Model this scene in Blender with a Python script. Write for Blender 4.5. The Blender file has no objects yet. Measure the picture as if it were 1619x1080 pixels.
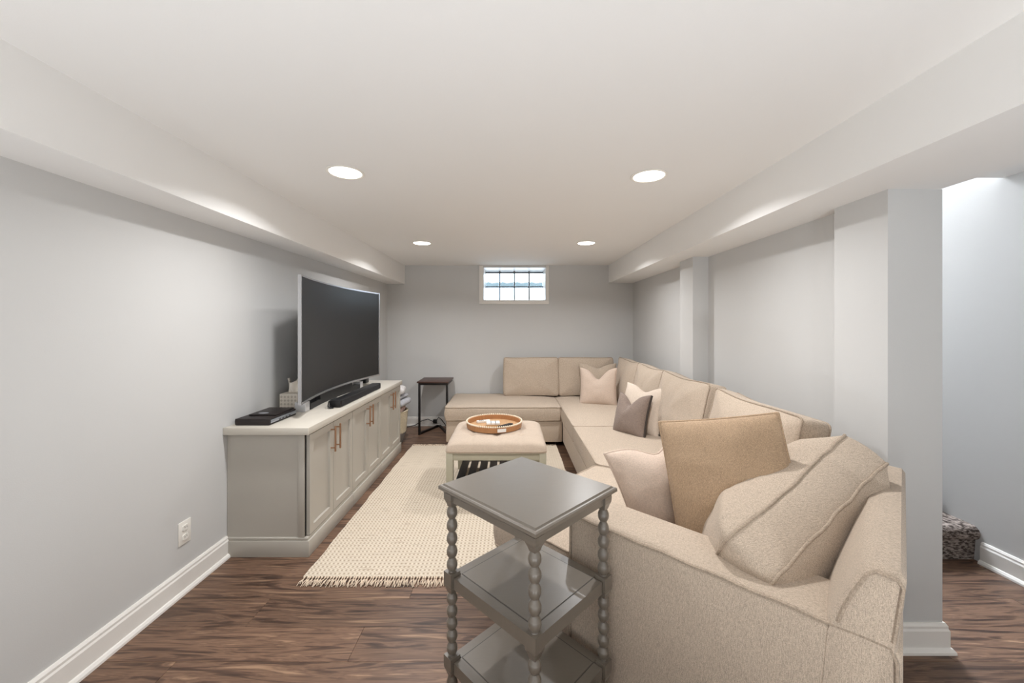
import bpy, bmesh, math, random
from mathutils import Vector, Matrix, noise
random.seed(7)
PI = math.pi
SC = bpy.context.scene
COL = SC.collection

# ------------------------------------------------------------------ camera
F = 620.0
CAMZ = 1.35
cd = bpy.data.cameras.new('camera')
cam = bpy.data.objects.new('camera', cd)
COL.objects.link(cam)
cd.sensor_width = 36.0
cd.lens = F / 1619 * 36
cd.shift_x = 1.5 / 1619
cd.shift_y = -26.0 / 1619
cd.clip_start = 0.02
cam.location = (0, 0, CAMZ)
cam.rotation_euler = (PI / 2, 0, 0)
SC.camera = cam

# ------------------------------------------------------------------ world, added stairwell light, exposure
w = bpy.data.worlds.new('sky')
SC.world = w
w.use_nodes = True
bgn = w.node_tree.nodes['Background']
bgn.inputs[0].default_value = (0.72, 0.86, 1.0, 1)
bgn.inputs[1].default_value = 4.5


def area(name, loc, rot, sx, sy, power, color):
    l = bpy.data.lights.new(name, 'AREA')
    l.shape = 'RECTANGLE'
    l.size = sx
    l.size_y = sy
    l.energy = power
    l.color = color
    o = bpy.data.objects.new(name, l)
    o.location = loc
    o.rotation_euler = rot
    COL.objects.link(o)
    return o


# added cool light above the stairwell, standing in for daylight from upstairs
area('added_stairwell_light', (2.23, 4.5, 4.1), (0, 0, 0), 0.8, 1.3, 240, (0.84, 0.91, 1.0))
LAMP_POWER = 12.5
LAMP_COLOR = (0.975, 0.985, 1.0)

vs = SC.view_settings
vs.view_transform = 'Standard'
vs.look = 'None'
vs.exposure = 0.18
vs.gamma = 1.0
vs.use_curve_mapping = False


# ------------------------------------------------------------------ materials
def lin(c):
    c = c / 255.0
    return c / 12.92 if c <= 0.04045 else ((c + 0.055) / 1.055) ** 2.4


def rgb(r, g, b):
    return (lin(r), lin(g), lin(b), 1)


MATS = {}


def mat(name, col, rough=0.6, metal=0.0, var=0.0, vscale=8.0, bump=0.0, bscale=60.0, stretch=(1, 1, 1), spec=0.5, sheen=0.0, coat=0.0, trans=0.0, ior=1.45, emit=0.0):
    m = bpy.data.materials.new(name)
    m.use_nodes = True
    nt = m.node_tree
    b = nt.nodes['Principled BSDF']
    b.inputs['Base Color'].default_value = col
    b.inputs['Roughness'].default_value = rough
    b.inputs['Metallic'].default_value = metal
    b.inputs['Specular IOR Level'].default_value = spec
    b.inputs['Sheen Weight'].default_value = sheen
    b.inputs['Coat Weight'].default_value = coat
    b.inputs['Transmission Weight'].default_value = trans
    b.inputs['IOR'].default_value = ior
    if emit:
        b.inputs['Emission Color'].default_value = col
        b.inputs['Emission Strength'].default_value = emit
    tc = nt.nodes.new('ShaderNodeTexCoord')
    mp = nt.nodes.new('ShaderNodeMapping')
    mp.inputs['Scale'].default_value = stretch
    nt.links.new(tc.outputs['Object'], mp.inputs['Vector'])
    n = nt.nodes.new('ShaderNodeTexNoise')
    n.inputs['Scale'].default_value = vscale
    n.inputs['Detail'].default_value = 4
    nt.links.new(mp.outputs[0], n.inputs['Vector'])
    if var > 0:
        mx = nt.nodes.new('ShaderNodeMix')
        mx.data_type = 'RGBA'
        mx.inputs[6].default_value = tuple(c * (1 - var) for c in col[:3]) + (1,)
        mx.inputs[7].default_value = tuple(min(1, c * (1 + var)) for c in col[:3]) + (1,)
        nt.links.new(n.outputs['Fac'], mx.inputs[0])
        nt.links.new(mx.outputs[2], b.inputs['Base Color'])
    if bump > 0:
        n2 = nt.nodes.new('ShaderNodeTexNoise')
        n2.inputs['Scale'].default_value = bscale
        n2.inputs['Detail'].default_value = 3
        nt.links.new(mp.outputs[0], n2.inputs['Vector'])
        bp = nt.nodes.new('ShaderNodeBump')
        bp.inputs['Strength'].default_value = bump
        bp.inputs['Distance'].default_value = 0.01
        nt.links.new(n2.outputs['Fac'], bp.inputs['Height'])
        nt.links.new(bp.outputs['Normal'], b.inputs['Normal'])
    MATS[name] = m
    return m


def nodes_of(m):
    return m.node_tree.nodes, m.node_tree.links, m.node_tree.nodes['Principled BSDF']


def linen(name, col, dark=0.72, scale=1.0, rough=0.92):
    """woven upholstery: fine crossed threads plus slubs"""
    m = bpy.data.materials.new(name)
    m.use_nodes = True
    N, L, b = nodes_of(m)
    b.inputs['Roughness'].default_value = rough
    b.inputs['Specular IOR Level'].default_value = 0.15
    b.inputs['Sheen Weight'].default_value = 0.15
    tc = N.new('ShaderNodeTexCoord')
    outs = []
    for st in ((420, 420, 60), (60, 420, 420), (420, 60, 420)):
        mp = N.new('ShaderNodeMapping')
        mp.inputs['Scale'].default_value = tuple(v * scale for v in st)
        L.new(tc.outputs['Object'], mp.inputs[0])
        n = N.new('ShaderNodeTexNoise')
        n.inputs['Scale'].default_value = 1.0
        n.inputs['Detail'].default_value = 2
        L.new(mp.outputs[0], n.inputs['Vector'])
        outs.append(n.outputs['Fac'])
    a = N.new('ShaderNodeMath'); a.operation = 'ADD'
    L.new(outs[0], a.inputs[0]); L.new(outs[1], a.inputs[1])
    a2 = N.new('ShaderNodeMath'); a2.operation = 'ADD'
    L.new(a.outputs[0], a2.inputs[0]); L.new(outs[2], a2.inputs[1])
    mr = N.new('ShaderNodeMapRange')
    mr.inputs[1].default_value = 1.15
    mr.inputs[2].default_value = 1.85
    L.new(a2.outputs[0], mr.inputs[0])
    mx = N.new('ShaderNodeMix'); mx.data_type = 'RGBA'
    mx.inputs[6].default_value = tuple(c * dark for c in col[:3]) + (1,)
    mx.inputs[7].default_value = tuple(min(1, c * (2 - dark)) for c in col[:3]) + (1,)
    L.new(mr.outputs[0], mx.inputs[0])
    L.new(mx.outputs[2], b.inputs['Base Color'])
    bp = N.new('ShaderNodeBump')
    bp.inputs['Strength'].default_value = 0.25
    bp.inputs['Distance'].default_value = 0.003
    L.new(mr.outputs[0], bp.inputs['Height'])
    L.new(bp.outputs[0], b.inputs['Normal'])
    MATS[name] = m
    return m


WALL = mat('wall_paint', rgb(206, 205, 203), 0.75, var=0.012, vscale=3, bump=0.04, bscale=220, spec=0.25)
CEIL = mat('ceiling_paint', rgb(238, 236, 233), 0.85, var=0.01, vscale=2, bump=0.03, bscale=200, spec=0.2)
TRIM = mat('trim_paint', rgb(236, 232, 226), 0.35, var=0.01, vscale=5)
CAB = mat('cabinet_paint', rgb(179, 173, 163), 0.42, var=0.015, vscale=6)
TOPM = mat('countertop_paint', rgb(196, 189, 177), 0.35, var=0.02, vscale=12)
COPPER = mat('brushed_bronze', rgb(188, 150, 122), 0.32, metal=1.0, var=0.05, vscale=40)
DARKGAP = mat('dark_gap', rgb(30, 28, 26), 0.8, var=0.1)
SOFA = linen('sofa_linen', rgb(188, 171, 153), scale=1.5, dark=0.68)
SOFA_PIPE = linen('sofa_piping', rgb(170, 153, 135))
TAUPE = linen('taupe_linen', rgb(174, 148, 121), dark=0.66, scale=1.5)
CREAMP = linen('cream_linen', rgb(208, 192, 176), dark=0.85)
BLUSHP = linen('blush_linen', rgb(200, 180, 164), dark=0.85)
GREYP = linen('grey_linen', rgb(138, 122, 112), dark=0.75)
GREYTRIM = mat('charcoal_trim', rgb(70, 62, 56), 0.9, var=0.3, vscale=200, bump=0.5, bscale=300)
OTTO = linen('ottoman_linen', rgb(196, 178, 160), dark=0.88)
OTTOFRAME = mat('ottoman_frame_paint', rgb(172, 166, 146), 0.5, var=0.06, vscale=14, stretch=(1, 1, 6))
OTTOSLAT = mat('ottoman_slat_stain', rgb(52, 54, 60), 0.5, var=0.15, vscale=20)
SIDE = mat('side_table_paint', rgb(110, 101, 90), 0.40, var=0.07, vscale=16, stretch=(1, 9, 1), bump=0.05, bscale=90, coat=0.8, spec=0.6)
SIDE.node_tree.nodes['Principled BSDF'].inputs['Coat Roughness'].default_value = 0.30
SIDEGROOVE = mat('side_table_groove', rgb(70, 68, 64), 0.5, var=0.1)
BLACKM = mat('black_metal', rgb(34, 30, 28), 0.45, metal=0.4, var=0.1)
DARKWOOD = mat('dark_walnut', rgb(74, 50, 42), 0.38, var=0.3, vscale=14, stretch=(1, 8, 1))
TVSILVER = mat('tv_silver', rgb(196, 196, 198), 0.25, metal=0.85, var=0.02)
TVBACK = mat('tv_back_plastic', rgb(40, 40, 42), 0.5, var=0.05)
SCREEN = mat('tv_screen', rgb(17, 17, 18), 0.34, var=0.02, spec=0.6)
FOOTS = mat('tv_foot_silver', rgb(214, 214, 216), 0.35, metal=0.3, var=0.02)
BLACKP = mat('black_plastic', rgb(22, 21, 22), 0.35, var=0.05)
BLACKL = mat('black_leather', rgb(34, 27, 26), 0.45, var=0.12, vscale=40, bump=0.15, bscale=300)
SILVER = mat('laptop_silver', rgb(178, 182, 190), 0.3, metal=0.7, var=0.03)
TISSUEBOX = mat('tissue_box_card', rgb(214, 206, 194), 0.7, var=0.03)
TISSUEPRINT = mat('tissue_box_print', rgb(182, 174, 160), 0.7, var=0.05)
TISSUE = mat('tissue_paper', rgb(234, 226, 214), 0.9, var=0.02)
OUTLET = mat('outlet_plastic', rgb(238, 234, 226), 0.35, var=0.01)
SLOT = mat('slot_dark', rgb(70, 66, 62), 0.6, var=0.05)
LENS = mat('lamp_lens', (1.0, 0.95, 0.87, 1), 0.5, emit=9.0)
LAMPTRIM = mat('lamp_trim_white', rgb(240, 236, 228), 0.4, var=0.01)
TRAYW = mat('tray_wood', rgb(176, 126, 84), 0.45, var=0.25, vscale=18, stretch=(1, 6, 1))
TRAYI = mat('tray_inlay', rgb(190, 150, 110), 0.5, var=0.25, vscale=12, stretch=(6, 1, 1))
BEAD = mat('tray_bead_ivory', rgb(238, 222, 198), 0.5, var=0.06, vscale=60)
WHITEP = mat('white_plastic', rgb(236, 232, 226), 0.4, var=0.02)
BOXWOOD = mat('coaster_wood', rgb(196, 160, 118), 0.5, var=0.15, vscale=30)
BASKC = mat('basket_cream', rgb(206, 192, 166), 0.85, var=0.18, vscale=60, bump=0.4, bscale=160)
BASKG = mat('basket_grey', rgb(128, 122, 116), 0.85, var=0.3, vscale=70, bump=0.4, bscale=160)
BLK1 = mat('blanket_white', rgb(214, 210, 208), 0.95, var=0.12, vscale=30, bump=0.5, bscale=60)
BLK2 = mat('blanket_grey', rgb(176, 176, 180), 0.95, var=0.25, vscale=20, bump=0.5, bscale=60)
BLK3 = mat('blanket_blush', rgb(205, 176, 164), 0.95, var=0.3, vscale=25, bump=0.5, bscale=60)
LEGM = mat('sofa_foot_wood', rgb(48, 34, 28), 0.5, var=0.2, vscale=20)
WELL = mat('window_well_steel', rgb(110, 122, 124), 0.6, var=0.15, vscale=10)
MORTAR = mat('glass_block_joint', rgb(74, 74, 74), 0.8, var=0.1)


def floor_material():
    m = bpy.data.materials.new('walnut_vinyl_plank')
    m.use_nodes = True
    N, L, b = nodes_of(m)
    b.inputs['Roughness'].default_value = 0.42
    b.inputs['Specular IOR Level'].default_value = 0.4
    tc = N.new('ShaderNodeTexCoord')
    oi = N.new('ShaderNodeObjectInfo')
    sc_ = N.new('ShaderNodeVectorMath'); sc_.operation = 'SCALE'
    cx = N.new('ShaderNodeCombineXYZ')
    L.new(oi.outputs['Random'], cx.inputs[0]); L.new(oi.outputs['Random'], cx.inputs[1]); L.new(oi.outputs['Random'], cx.inputs[2])
    L.new(cx.outputs[0], sc_.inputs[0]); sc_.inputs['Scale'].default_value = 37.0
    ad = N.new('ShaderNodeVectorMath'); ad.operation = 'ADD'
    L.new(tc.outputs['Object'], ad.inputs[0]); L.new(sc_.outputs[0], ad.inputs[1])
    mp = N.new('ShaderNodeMapping'); mp.inputs['Scale'].default_value = (1.3, 14.0, 1.0)
    L.new(ad.outputs[0], mp.inputs[0])
    n1 = N.new('ShaderNodeTexNoise'); n1.inputs['Scale'].default_value = 1.5; n1.inputs['Detail'].default_value = 6; n1.inputs['Distortion'].default_value = 2.2
    L.new(mp.outputs[0], n1.inputs['Vector'])
    mp2 = N.new('ShaderNodeMapping'); mp2.inputs['Scale'].default_value = (5.0, 130.0, 1.0)
    L.new(ad.outputs[0], mp2.inputs[0])
    n2 = N.new('ShaderNodeTexNoise'); n2.inputs['Scale'].default_value = 1.0; n2.inputs['Detail'].default_value = 3
    L.new(mp2.outputs[0], n2.inputs['Vector'])
    cr = N.new('ShaderNodeValToRGB')
    e = cr.color_ramp.elements
    e[0].position = 0.30; e[0].color = rgb(60, 43, 35)
    e[1].position = 0.72; e[1].color = rgb(158, 128, 103)
    for p, c in ((0.42, rgb(88, 66, 53)), (0.50, rgb(120, 93, 75)), (0.58, rgb(104, 79, 64))):
        x = e.new(p); x.color = c
    L.new(n1.outputs['Fac'], cr.inputs[0])
    mx = N.new('ShaderNodeMix'); mx.data_type = 'RGBA'; mx.blend_type = 'MULTIPLY'; mx.inputs[0].default_value = 0.55
    L.new(cr.outputs[0], mx.inputs[6])
    cr2 = N.new('ShaderNodeValToRGB')
    cr2.color_ramp.elements[0].position = 0.32; cr2.color_ramp.elements[0].color = (0.55, 0.52, 0.5, 1)
    cr2.color_ramp.elements[1].position = 0.6; cr2.color_ramp.elements[1].color = (1.1, 1.08, 1.05, 1)
    L.new(n2.outputs['Fac'], cr2.inputs[0]); L.new(cr2.outputs[0], mx.inputs[7])
    hv = N.new('ShaderNodeHueSaturation')
    mr = N.new('ShaderNodeMapRange'); mr.inputs[3].default_value = 0.82; mr.inputs[4].default_value = 1.2
    L.new(oi.outputs['Random'], mr.inputs[0]); L.new(mr.outputs[0], hv.inputs['Value'])
    L.new(mx.outputs[2], hv.inputs['Color'])
    L.new(hv.outputs[0], b.inputs['Base Color'])
    bp = N.new('ShaderNodeBump'); bp.inputs['Strength'].default_value = 0.08; bp.inputs['Distance'].default_value = 0.004
    L.new(n2.outputs['Fac'], bp.inputs['Height']); L.new(bp.outputs[0], b.inputs['Normal'])
    return m


def rug_material():
    m = bpy.data.materials.new('woven_rug')
    m.use_nodes = True
    N, L, b = nodes_of(m)
    b.inputs['Roughness'].default_value = 0.95
    b.inputs['Specular IOR Level'].default_value = 0.1
    tc = N.new('ShaderNodeTexCoord')
    sx = N.new('ShaderNodeSeparateXYZ'); L.new(tc.outputs['Object'], sx.inputs[0])

    def wave(inp, freq, phase=None):
        a = N.new('ShaderNodeMath'); a.operation = 'MULTIPLY'; a.inputs[1].default_value = freq * 2 * PI
        L.new(inp, a.inputs[0])
        s_ = N.new('ShaderNodeMath'); s_.operation = 'SINE'
        L.new(a.outputs[0], s_.inputs[0])
        return s_.outputs[0]
    wx = wave(sx.outputs[0], 42.0)
    wy = wave(sx.outputs[1], 34.0)
    pr = N.new('ShaderNodeMath'); pr.operation = 'MULTIPLY'
    L.new(wx, pr.inputs[0]); L.new(wy, pr.inputs[1])
    sm = N.new('ShaderNodeMath'); sm.operation = 'MULTIPLY_ADD'; sm.inputs[1].default_value = 0.6
    L.new(wx, sm.inputs[0]); L.new(pr.outputs[0], sm.inputs[2])
    # plainer band at the far end of the rug
    gt = N.new('ShaderNodeMapRange'); gt.inputs[1].default_value = 0.40; gt.inputs[2].default_value = 0.44; gt.inputs[3].default_value = 1.0; gt.inputs[4].default_value = 0.18
    L.new(sx.outputs[1], gt.inputs[0])
    ml = N.new('ShaderNodeMath'); ml.operation = 'MULTIPLY'
    L.new(sm.outputs[0], ml.inputs[0]); L.new(gt.outputs[0], ml.inputs[1])
    mr = N.new('ShaderNodeMapRange'); mr.inputs[1].default_value = -1.3; mr.inputs[2].default_value = 0.5
    L.new(ml.outputs[0], mr.inputs[0])
    mp = N.new('ShaderNodeMapping'); mp.inputs['Scale'].default_value = (9, 70, 1)
    L.new(tc.outputs['Object'], mp.inputs[0])
    n = N.new('ShaderNodeTexNoise'); n.inputs['Scale'].default_value = 1.0; n.inputs['Detail'].default_value = 3
    L.new(mp.outputs[0], n.inputs['Vector'])
    cr = N.new('ShaderNodeValToRGB')
    cr.color_ramp.elements[0].position = 0.28; cr.color_ramp.elements[0].color = rgb(180, 164, 146)
    cr.color_ramp.elements[1].position = 0.42; cr.color_ramp.elements[1].color = rgb(214, 201, 183)
    L.new(n.outputs['Fac'], cr.inputs[0])
    mx = N.new('ShaderNodeMix'); mx.data_type = 'RGBA'
    mx.inputs[6].default_value = rgb(170, 154, 134)
    L.new(mr.outputs[0], mx.inputs[0]); L.new(cr.outputs[0], mx.inputs[7])
    L.new(mx.outputs[2], b.inputs['Base Color'])
    bp = N.new('ShaderNodeBump'); bp.inputs['Strength'].default_value = 0.5; bp.inputs['Distance'].default_value = 0.006
    L.new(mr.outputs[0], bp.inputs['Height']); L.new(bp.outputs[0], b.inputs['Normal'])
    return m


def carpet_material():
    m = bpy.data.materials.new('stair_carpet')
    m.use_nodes = True
    N, L, b = nodes_of(m)
    b.inputs['Roughness'].default_value = 1.0
    b.inputs['Specular IOR Level'].default_value = 0.05
    tc = N.new('ShaderNodeTexCoord')
    mp = N.new('ShaderNodeMapping'); mp.inputs['Scale'].default_value = (45, 45, 110); mp.inputs['Rotation'].default_value = (0, 0.5, 0.6)
    L.new(tc.outputs['Object'], mp.inputs[0])
    n = N.new('ShaderNodeTexNoise'); n.inputs['Scale'].default_value = 1.0; n.inputs['Detail'].default_value = 3
    L.new(mp.outputs[0], n.inputs['Vector'])
    cr = N.new('ShaderNodeValToRGB')
    cr.color_ramp.elements[0].position = 0.38; cr.color_ramp.elements[0].color = rgb(70, 62, 58)
    cr.color_ramp.elements[1].position = 0.62; cr.color_ramp.elements[1].color = rgb(158, 146, 138)
    L.new(n.outputs['Fac'], cr.inputs[0]); L.new(cr.outputs[0], b.inputs['Base Color'])
    bp = N.new('ShaderNodeBump'); bp.inputs['Strength'].default_value = 0.8; bp.inputs['Distance'].default_value = 0.01
    L.new(n.outputs['Fac'], bp.inputs['Height']); L.new(bp.outputs[0], b.inputs['Normal'])
    return m


def glass_material():
    m = bpy.data.materials.new('wavy_block_glass')
    m.use_nodes = True
    N, L, b = nodes_of(m)
    b.inputs['Base Color'].default_value = (0.97, 0.99, 1.0, 1)
    b.inputs['Roughness'].default_value = 0.03
    b.inputs['Transmission Weight'].default_value = 1.0
    b.inputs['IOR'].default_value = 1.12
    tc = N.new('ShaderNodeTexCoord')
    n = N.new('ShaderNodeTexNoise'); n.inputs['Scale'].default_value = 14; n.inputs['Detail'].default_value = 1
    L.new(tc.outputs['Object'], n.inputs['Vector'])
    bp = N.new('ShaderNodeBump'); bp.inputs['Strength'].default_value = 0.35; bp.inputs['Distance'].default_value = 0.02
    L.new(n.outputs['Fac'], bp.inputs['Height']); L.new(bp.outputs[0], b.inputs['Normal'])
    return m


FLOORM = floor_material()
RUGM = rug_material()
CARPET = carpet_material()
GLASS = glass_material()
FRINGE = mat('rug_fringe_cotton', rgb(214, 194, 172), 0.95, var=0.15, vscale=80)


# ------------------------------------------------------------------ helpers
def O(name, verts, faces, m, parent=None, smooth=False, origin=None, angle=None):
    """one mesh object from world-space vertices; origin at the base centre (or bounding centre for parts)"""
    vs_ = [Vector(v) for v in verts]
    lo = Vector((min(v[i] for v in vs_) for i in range(3)))
    hi = Vector((max(v[i] for v in vs_) for i in range(3)))
    c = (lo + hi) / 2
    if origin is not None:
        c = Vector(origin)
    elif parent is None:
        c.z = lo.z
    me = bpy.data.meshes.new(name)
    me.from_pydata([tuple(v - c) for v in vs_], [], [tuple(f) for f in faces])
    me.update()
    bm = bmesh.new(); bm.from_mesh(me)
    bmesh.ops.recalc_face_normals(bm, faces=bm.faces)
    bm.to_mesh(me); bm.free()
    me.materials.append(m)
    if smooth:
        me.polygons.foreach_set('use_smooth', [True] * len(me.polygons))
        if angle is not None:
            try:
                me.set_sharp_from_angle(angle=angle)
            except Exception:
                pass
    o = bpy.data.objects.new(name, me)
    COL.objects.link(o)
    if parent is not None:
        o.parent = parent
        o.location = c - wloc(parent)
    else:
        o.location = c
    o['_w'] = [c.x, c.y, c.z]
    return o


def wloc(o):
    return Vector(o['_w'])


def E(name, loc, label, cat, group=None):
    o = bpy.data.objects.new(name, None)
    o.empty_display_size = 0.05
    o.location = loc
    COL.objects.link(o)
    o['_w'] = list(loc)
    tag(o, label, cat, group)
    return o


def tag(o, label, cat=None, group=None, kind=None):
    if label: o['label'] = label
    if cat: o['category'] = cat
    if group: o['group'] = group
    if kind: o['kind'] = kind
    return o


def struct(o, label, cat):
    return tag(o, label, cat, kind='structure')


def from_bm(bm):
    bm.verts.ensure_lookup_table()
    bm.verts.index_update()
    v = [tuple(x.co) for x in bm.verts]
    f = [[y.index for y in x.verts] for x in bm.faces]
    bm.free()
    return v, f


def bevel_poly(v, f, r, seg=2, angle=0.6):
    bm = bmesh.new()
    bv = [bm.verts.new(x) for x in v]
    for q in f:
        bm.faces.new([bv[i] for i in q])
    bmesh.ops.recalc_face_normals(bm, faces=bm.faces)
    es = [e for e in bm.edges if len(e.link_faces) == 2 and e.calc_face_angle(0) > angle]
    if r > 0:
        bmesh.ops.bevel(bm, geom=es, offset=r, segments=seg, affect='EDGES', profile=0.5, clamp_overlap=True)
    return from_bm(bm)


def box_vf(x0, x1, y0, y1, z0, z1, r=0.0, seg=2):
    v = [(x0, y0, z0), (x1, y0, z0), (x1, y1, z0), (x0, y1, z0), (x0, y0, z1), (x1, y0, z1), (x1, y1, z1), (x0, y1, z1)]
    f = [(0, 3, 2, 1), (4, 5, 6, 7), (0, 1, 5, 4), (1, 2, 6, 5), (2, 3, 7, 6), (3, 0, 4, 7)]
    return bevel_poly(v, f, r, seg) if r > 0 else (v, f)


def box(name, x0, x1, y0, y1, z0, z1, m, parent=None, r=0.0, seg=2):
    v, f = box_vf(x0, x1, y0, y1, z0, z1, r, seg)
    return O(name, v, f, m, parent, smooth=r > 0, angle=0.7)


def prism_vf(poly, z0, z1, r=0.0, seg=2):
    n = len(poly)
    v = [(x, y, z0) for x, y in poly] + [(x, y, z1) for x, y in poly]
    f = [list(range(n))[::-1], list(range(n, 2 * n))] + [(i, (i + 1) % n, n + (i + 1) % n, n + i) for i in range(n)]
    return bevel_poly(v, f, r, seg) if r > 0 else (v, f)


def xform(v, M):
    return [tuple(M @ Vector(p)) for p in v]


def tube_vf(pts, r, closed=False, seg=6, radii=None):
    P = [Vector(p) for p in pts]
    n = len(P)
    v, f = [], []
    prev = None
    for i in range(n):
        a = P[(i - 1) % n] if (closed or i > 0) else P[i]
        b = P[(i + 1) % n] if (closed or i < n - 1) else P[i]
        t = (b - a)
        if t.length < 1e-9: t = Vector((0, 0, 1))
        t.normalize()
        if prev is None:
            up = Vector((0, 0, 1)) if abs(t.z) < 0.9 else Vector((1, 0, 0))
            u = t.cross(up).normalized()
        else:
            u = prev - t * prev.dot(t)
            if u.length < 1e-6: u = t.orthogonal()
            u.normalize()
        prev = u
        w_ = t.cross(u)
        rr = radii[i] if radii else r
        for k in range(seg):
            a_ = 2 * PI * k / seg
            v.append(tuple(P[i] + (u * math.cos(a_) + w_ * math.sin(a_)) * rr))
    m_ = n if closed else n - 1
    for i in range(m_):
        for k in range(seg):
            j = (i + 1) % n
            f.append((i * seg + k, i * seg + (k + 1) % seg, j * seg + (k + 1) % seg, j * seg + k))
    if not closed:
        f.append(list(range(seg))[::-1])
        f.append(list(range((n - 1) * seg, n * seg)))
    return v, f


def tube(name, pts, r, m, parent=None, closed=False, seg=6, radii=None):
    v, f = tube_vf(pts, r, closed, seg, radii)
    return O(name, v, f, m, parent, smooth=True, angle=1.0)


def lathe_vf(prof, cx, cy, seg=16):
    """prof: (r, z) from bottom to top"""
    v, f = [], []
    for r, z in prof:
        for k in range(seg):
            a = 2 * PI * k / seg
            v.append((cx + r * math.cos(a), cy + r * math.sin(a), z))
    for i in range(len(prof) - 1):
        for k in range(seg):
            f.append((i * seg + k, i * seg + (k + 1) % seg, (i + 1) * seg + (k + 1) % seg, (i + 1) * seg + k))
    f.append(list(range(seg))[::-1])
    n = len(prof)
    f.append(list(range((n - 1) * seg, n * seg)))
    return v, f


def join(*vfs):
    v, f = [], []
    for a, b in vfs:
        o = len(v)
        v += list(a)
        f += [[i + o for i in q] for q in b]
    return v, f


def round_poly(poly, r, n=5):
    """round the corners of a convex/concave 2-D outline (ccw)"""
    out = []
    N = len(poly)
    for i in range(N):
        p = Vector(poly[i]); a = Vector(poly[i - 1]); b = Vector(poly[(i + 1) % N])
        da = (a - p).normalized(); db = (b - p).normalized()
        rr = min(r, (a - p).length * 0.45, (b - p).length * 0.45)
        for k in range(n + 1):
            t = k / n
            q = (p + da * rr) * (1 - t) ** 2 + p * 2 * t * (1 - t) + (p + db * rr) * t * t
            out.append((q.x, q.y))
    return out


def resample(poly, step):
    out = []
    N = len(poly)
    for i in range(N):
        a = Vector(poly[i]); b = Vector(poly[(i + 1) % N])
        k = max(1, int((b - a).length / step))
        for j in range(k):
            q = a.lerp(b, j / k)
            out.append((q.x, q.y))
    return out


def puffed(outline, z0, z1, crown_top, crown_bot, side=0.012, edge=0.010, wob=0.0, seed=0.0, rings=9):
    """soft boxed cushion over a 2-D outline; returns vf and the two seam loops (local coordinates)"""
    n = len(outline)
    cx = sum(p[0] for p in outline) / n
    cy = sum(p[1] for p in outline) / n
    v, f, loops = [], [], []

    def ring(s, z, grow=0.0):
        st = len(v)
        for (x, y) in outline:
            dx, dy = x - cx, y - cy
            d = math.hypot(dx, dy)
            k = s + (grow / d if d else 0)
            px, py = cx + dx * k, cy + dy * k
            zz = z
            if wob:
                zz += wob * noise.noise(Vector((px * 5 + seed, py * 5, z * 5))) * (1 - 0.5 * s)
                zz += wob * 0.5 * noise.noise(Vector((px * 13 + seed, py * 13, z * 5)))
            v.append((px, py, zz))
        return st
    starts = []
    # bottom centre to edge
    prof = []
    for i in range(rings):
        s = (i + 0.6) / rings
        prof.append((s * 0.985, z0 - crown_bot * (1 - s ** 3.0), 0))
    prof.append((1.0, z0 + edge * 0.2, 0))
    h = z1 - z0
    for k in range(1, 6):
        t = k / 6
        prof.append((1.0, z0 + h * t, side * math.sin(PI * t)))
    prof.append((1.0, z1 - edge * 0.2, 0))
    for i in range(rings - 1, -1, -1):
        s = (i + 0.6) / rings
        prof.append((s * 0.985, z1 + crown_top * (1 - s ** 3.0), 0))
    for s, z, g in prof:
        starts.append(ring(s, z, g))
    for a, b in zip(starts[:-1], starts[1:]):
        for k in range(n):
            j = (k + 1) % n
            f.append((a + k, a + j, b + j, b + k))
    f.append([starts[0] + k for k in range(n)][::-1])
    f.append([starts[-1] + k for k in range(n)])
    lb = [v[starts[rings] + k] for k in range(n)]
    lt = [v[starts[rings + 6] + k] for k in range(n)]
    return (v, f), lb, lt


def frame(center, right, up):
    r_ = Vector(right).normalized()
    n_ = r_.cross(Vector(up)).normalized()     # front
    u_ = n_.cross(r_).normalized()
    M = Matrix(((r_.x, u_.x, n_.x, center[0]), (r_.y, u_.y, n_.y, center[1]), (r_.z, u_.z, n_.z, center[2]), (0, 0, 0, 1)))
    return M


def box_cushion(name, parent, center, right, up, w_, h_, th, bulge, m, pm, seed=0.0, wob=0.012, pr=0.005):
    """boxed loose cushion with piping on both edges; width along right, height along up"""
    ol = resample(round_poly([(-w_ / 2, -h_ / 2), (w_ / 2, -h_ / 2), (w_ / 2, h_ / 2), (-w_ / 2, h_ / 2)], 0.032), 0.045)
    ol2 = []
    for x, y in ol:                       # soft, slightly sagging outline
        ol2.append((x * (1 + 0.02 * math.cos(y / h_ * PI)), y - 0.012 * math.cos(x / w_ * PI) * (1 if y > 0 else 0) + 0.004 * math.sin(9 * x + seed)))
    vf, lb, lt = puffed(ol2, -th / 2, th / 2, bulge, bulge, side=0.010, wob=wob, seed=seed)
    M = frame(center, right, up)
    o = O(name, xform(vf[0], M), vf[1], m, parent, smooth=True, angle=1.2)
    for lp in (lb, lt):
        v, f = tube_vf(xform(lp, M), pr, closed=True, seg=6)
        O('piping', v, f, pm, o, smooth=True)
    return o


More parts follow.
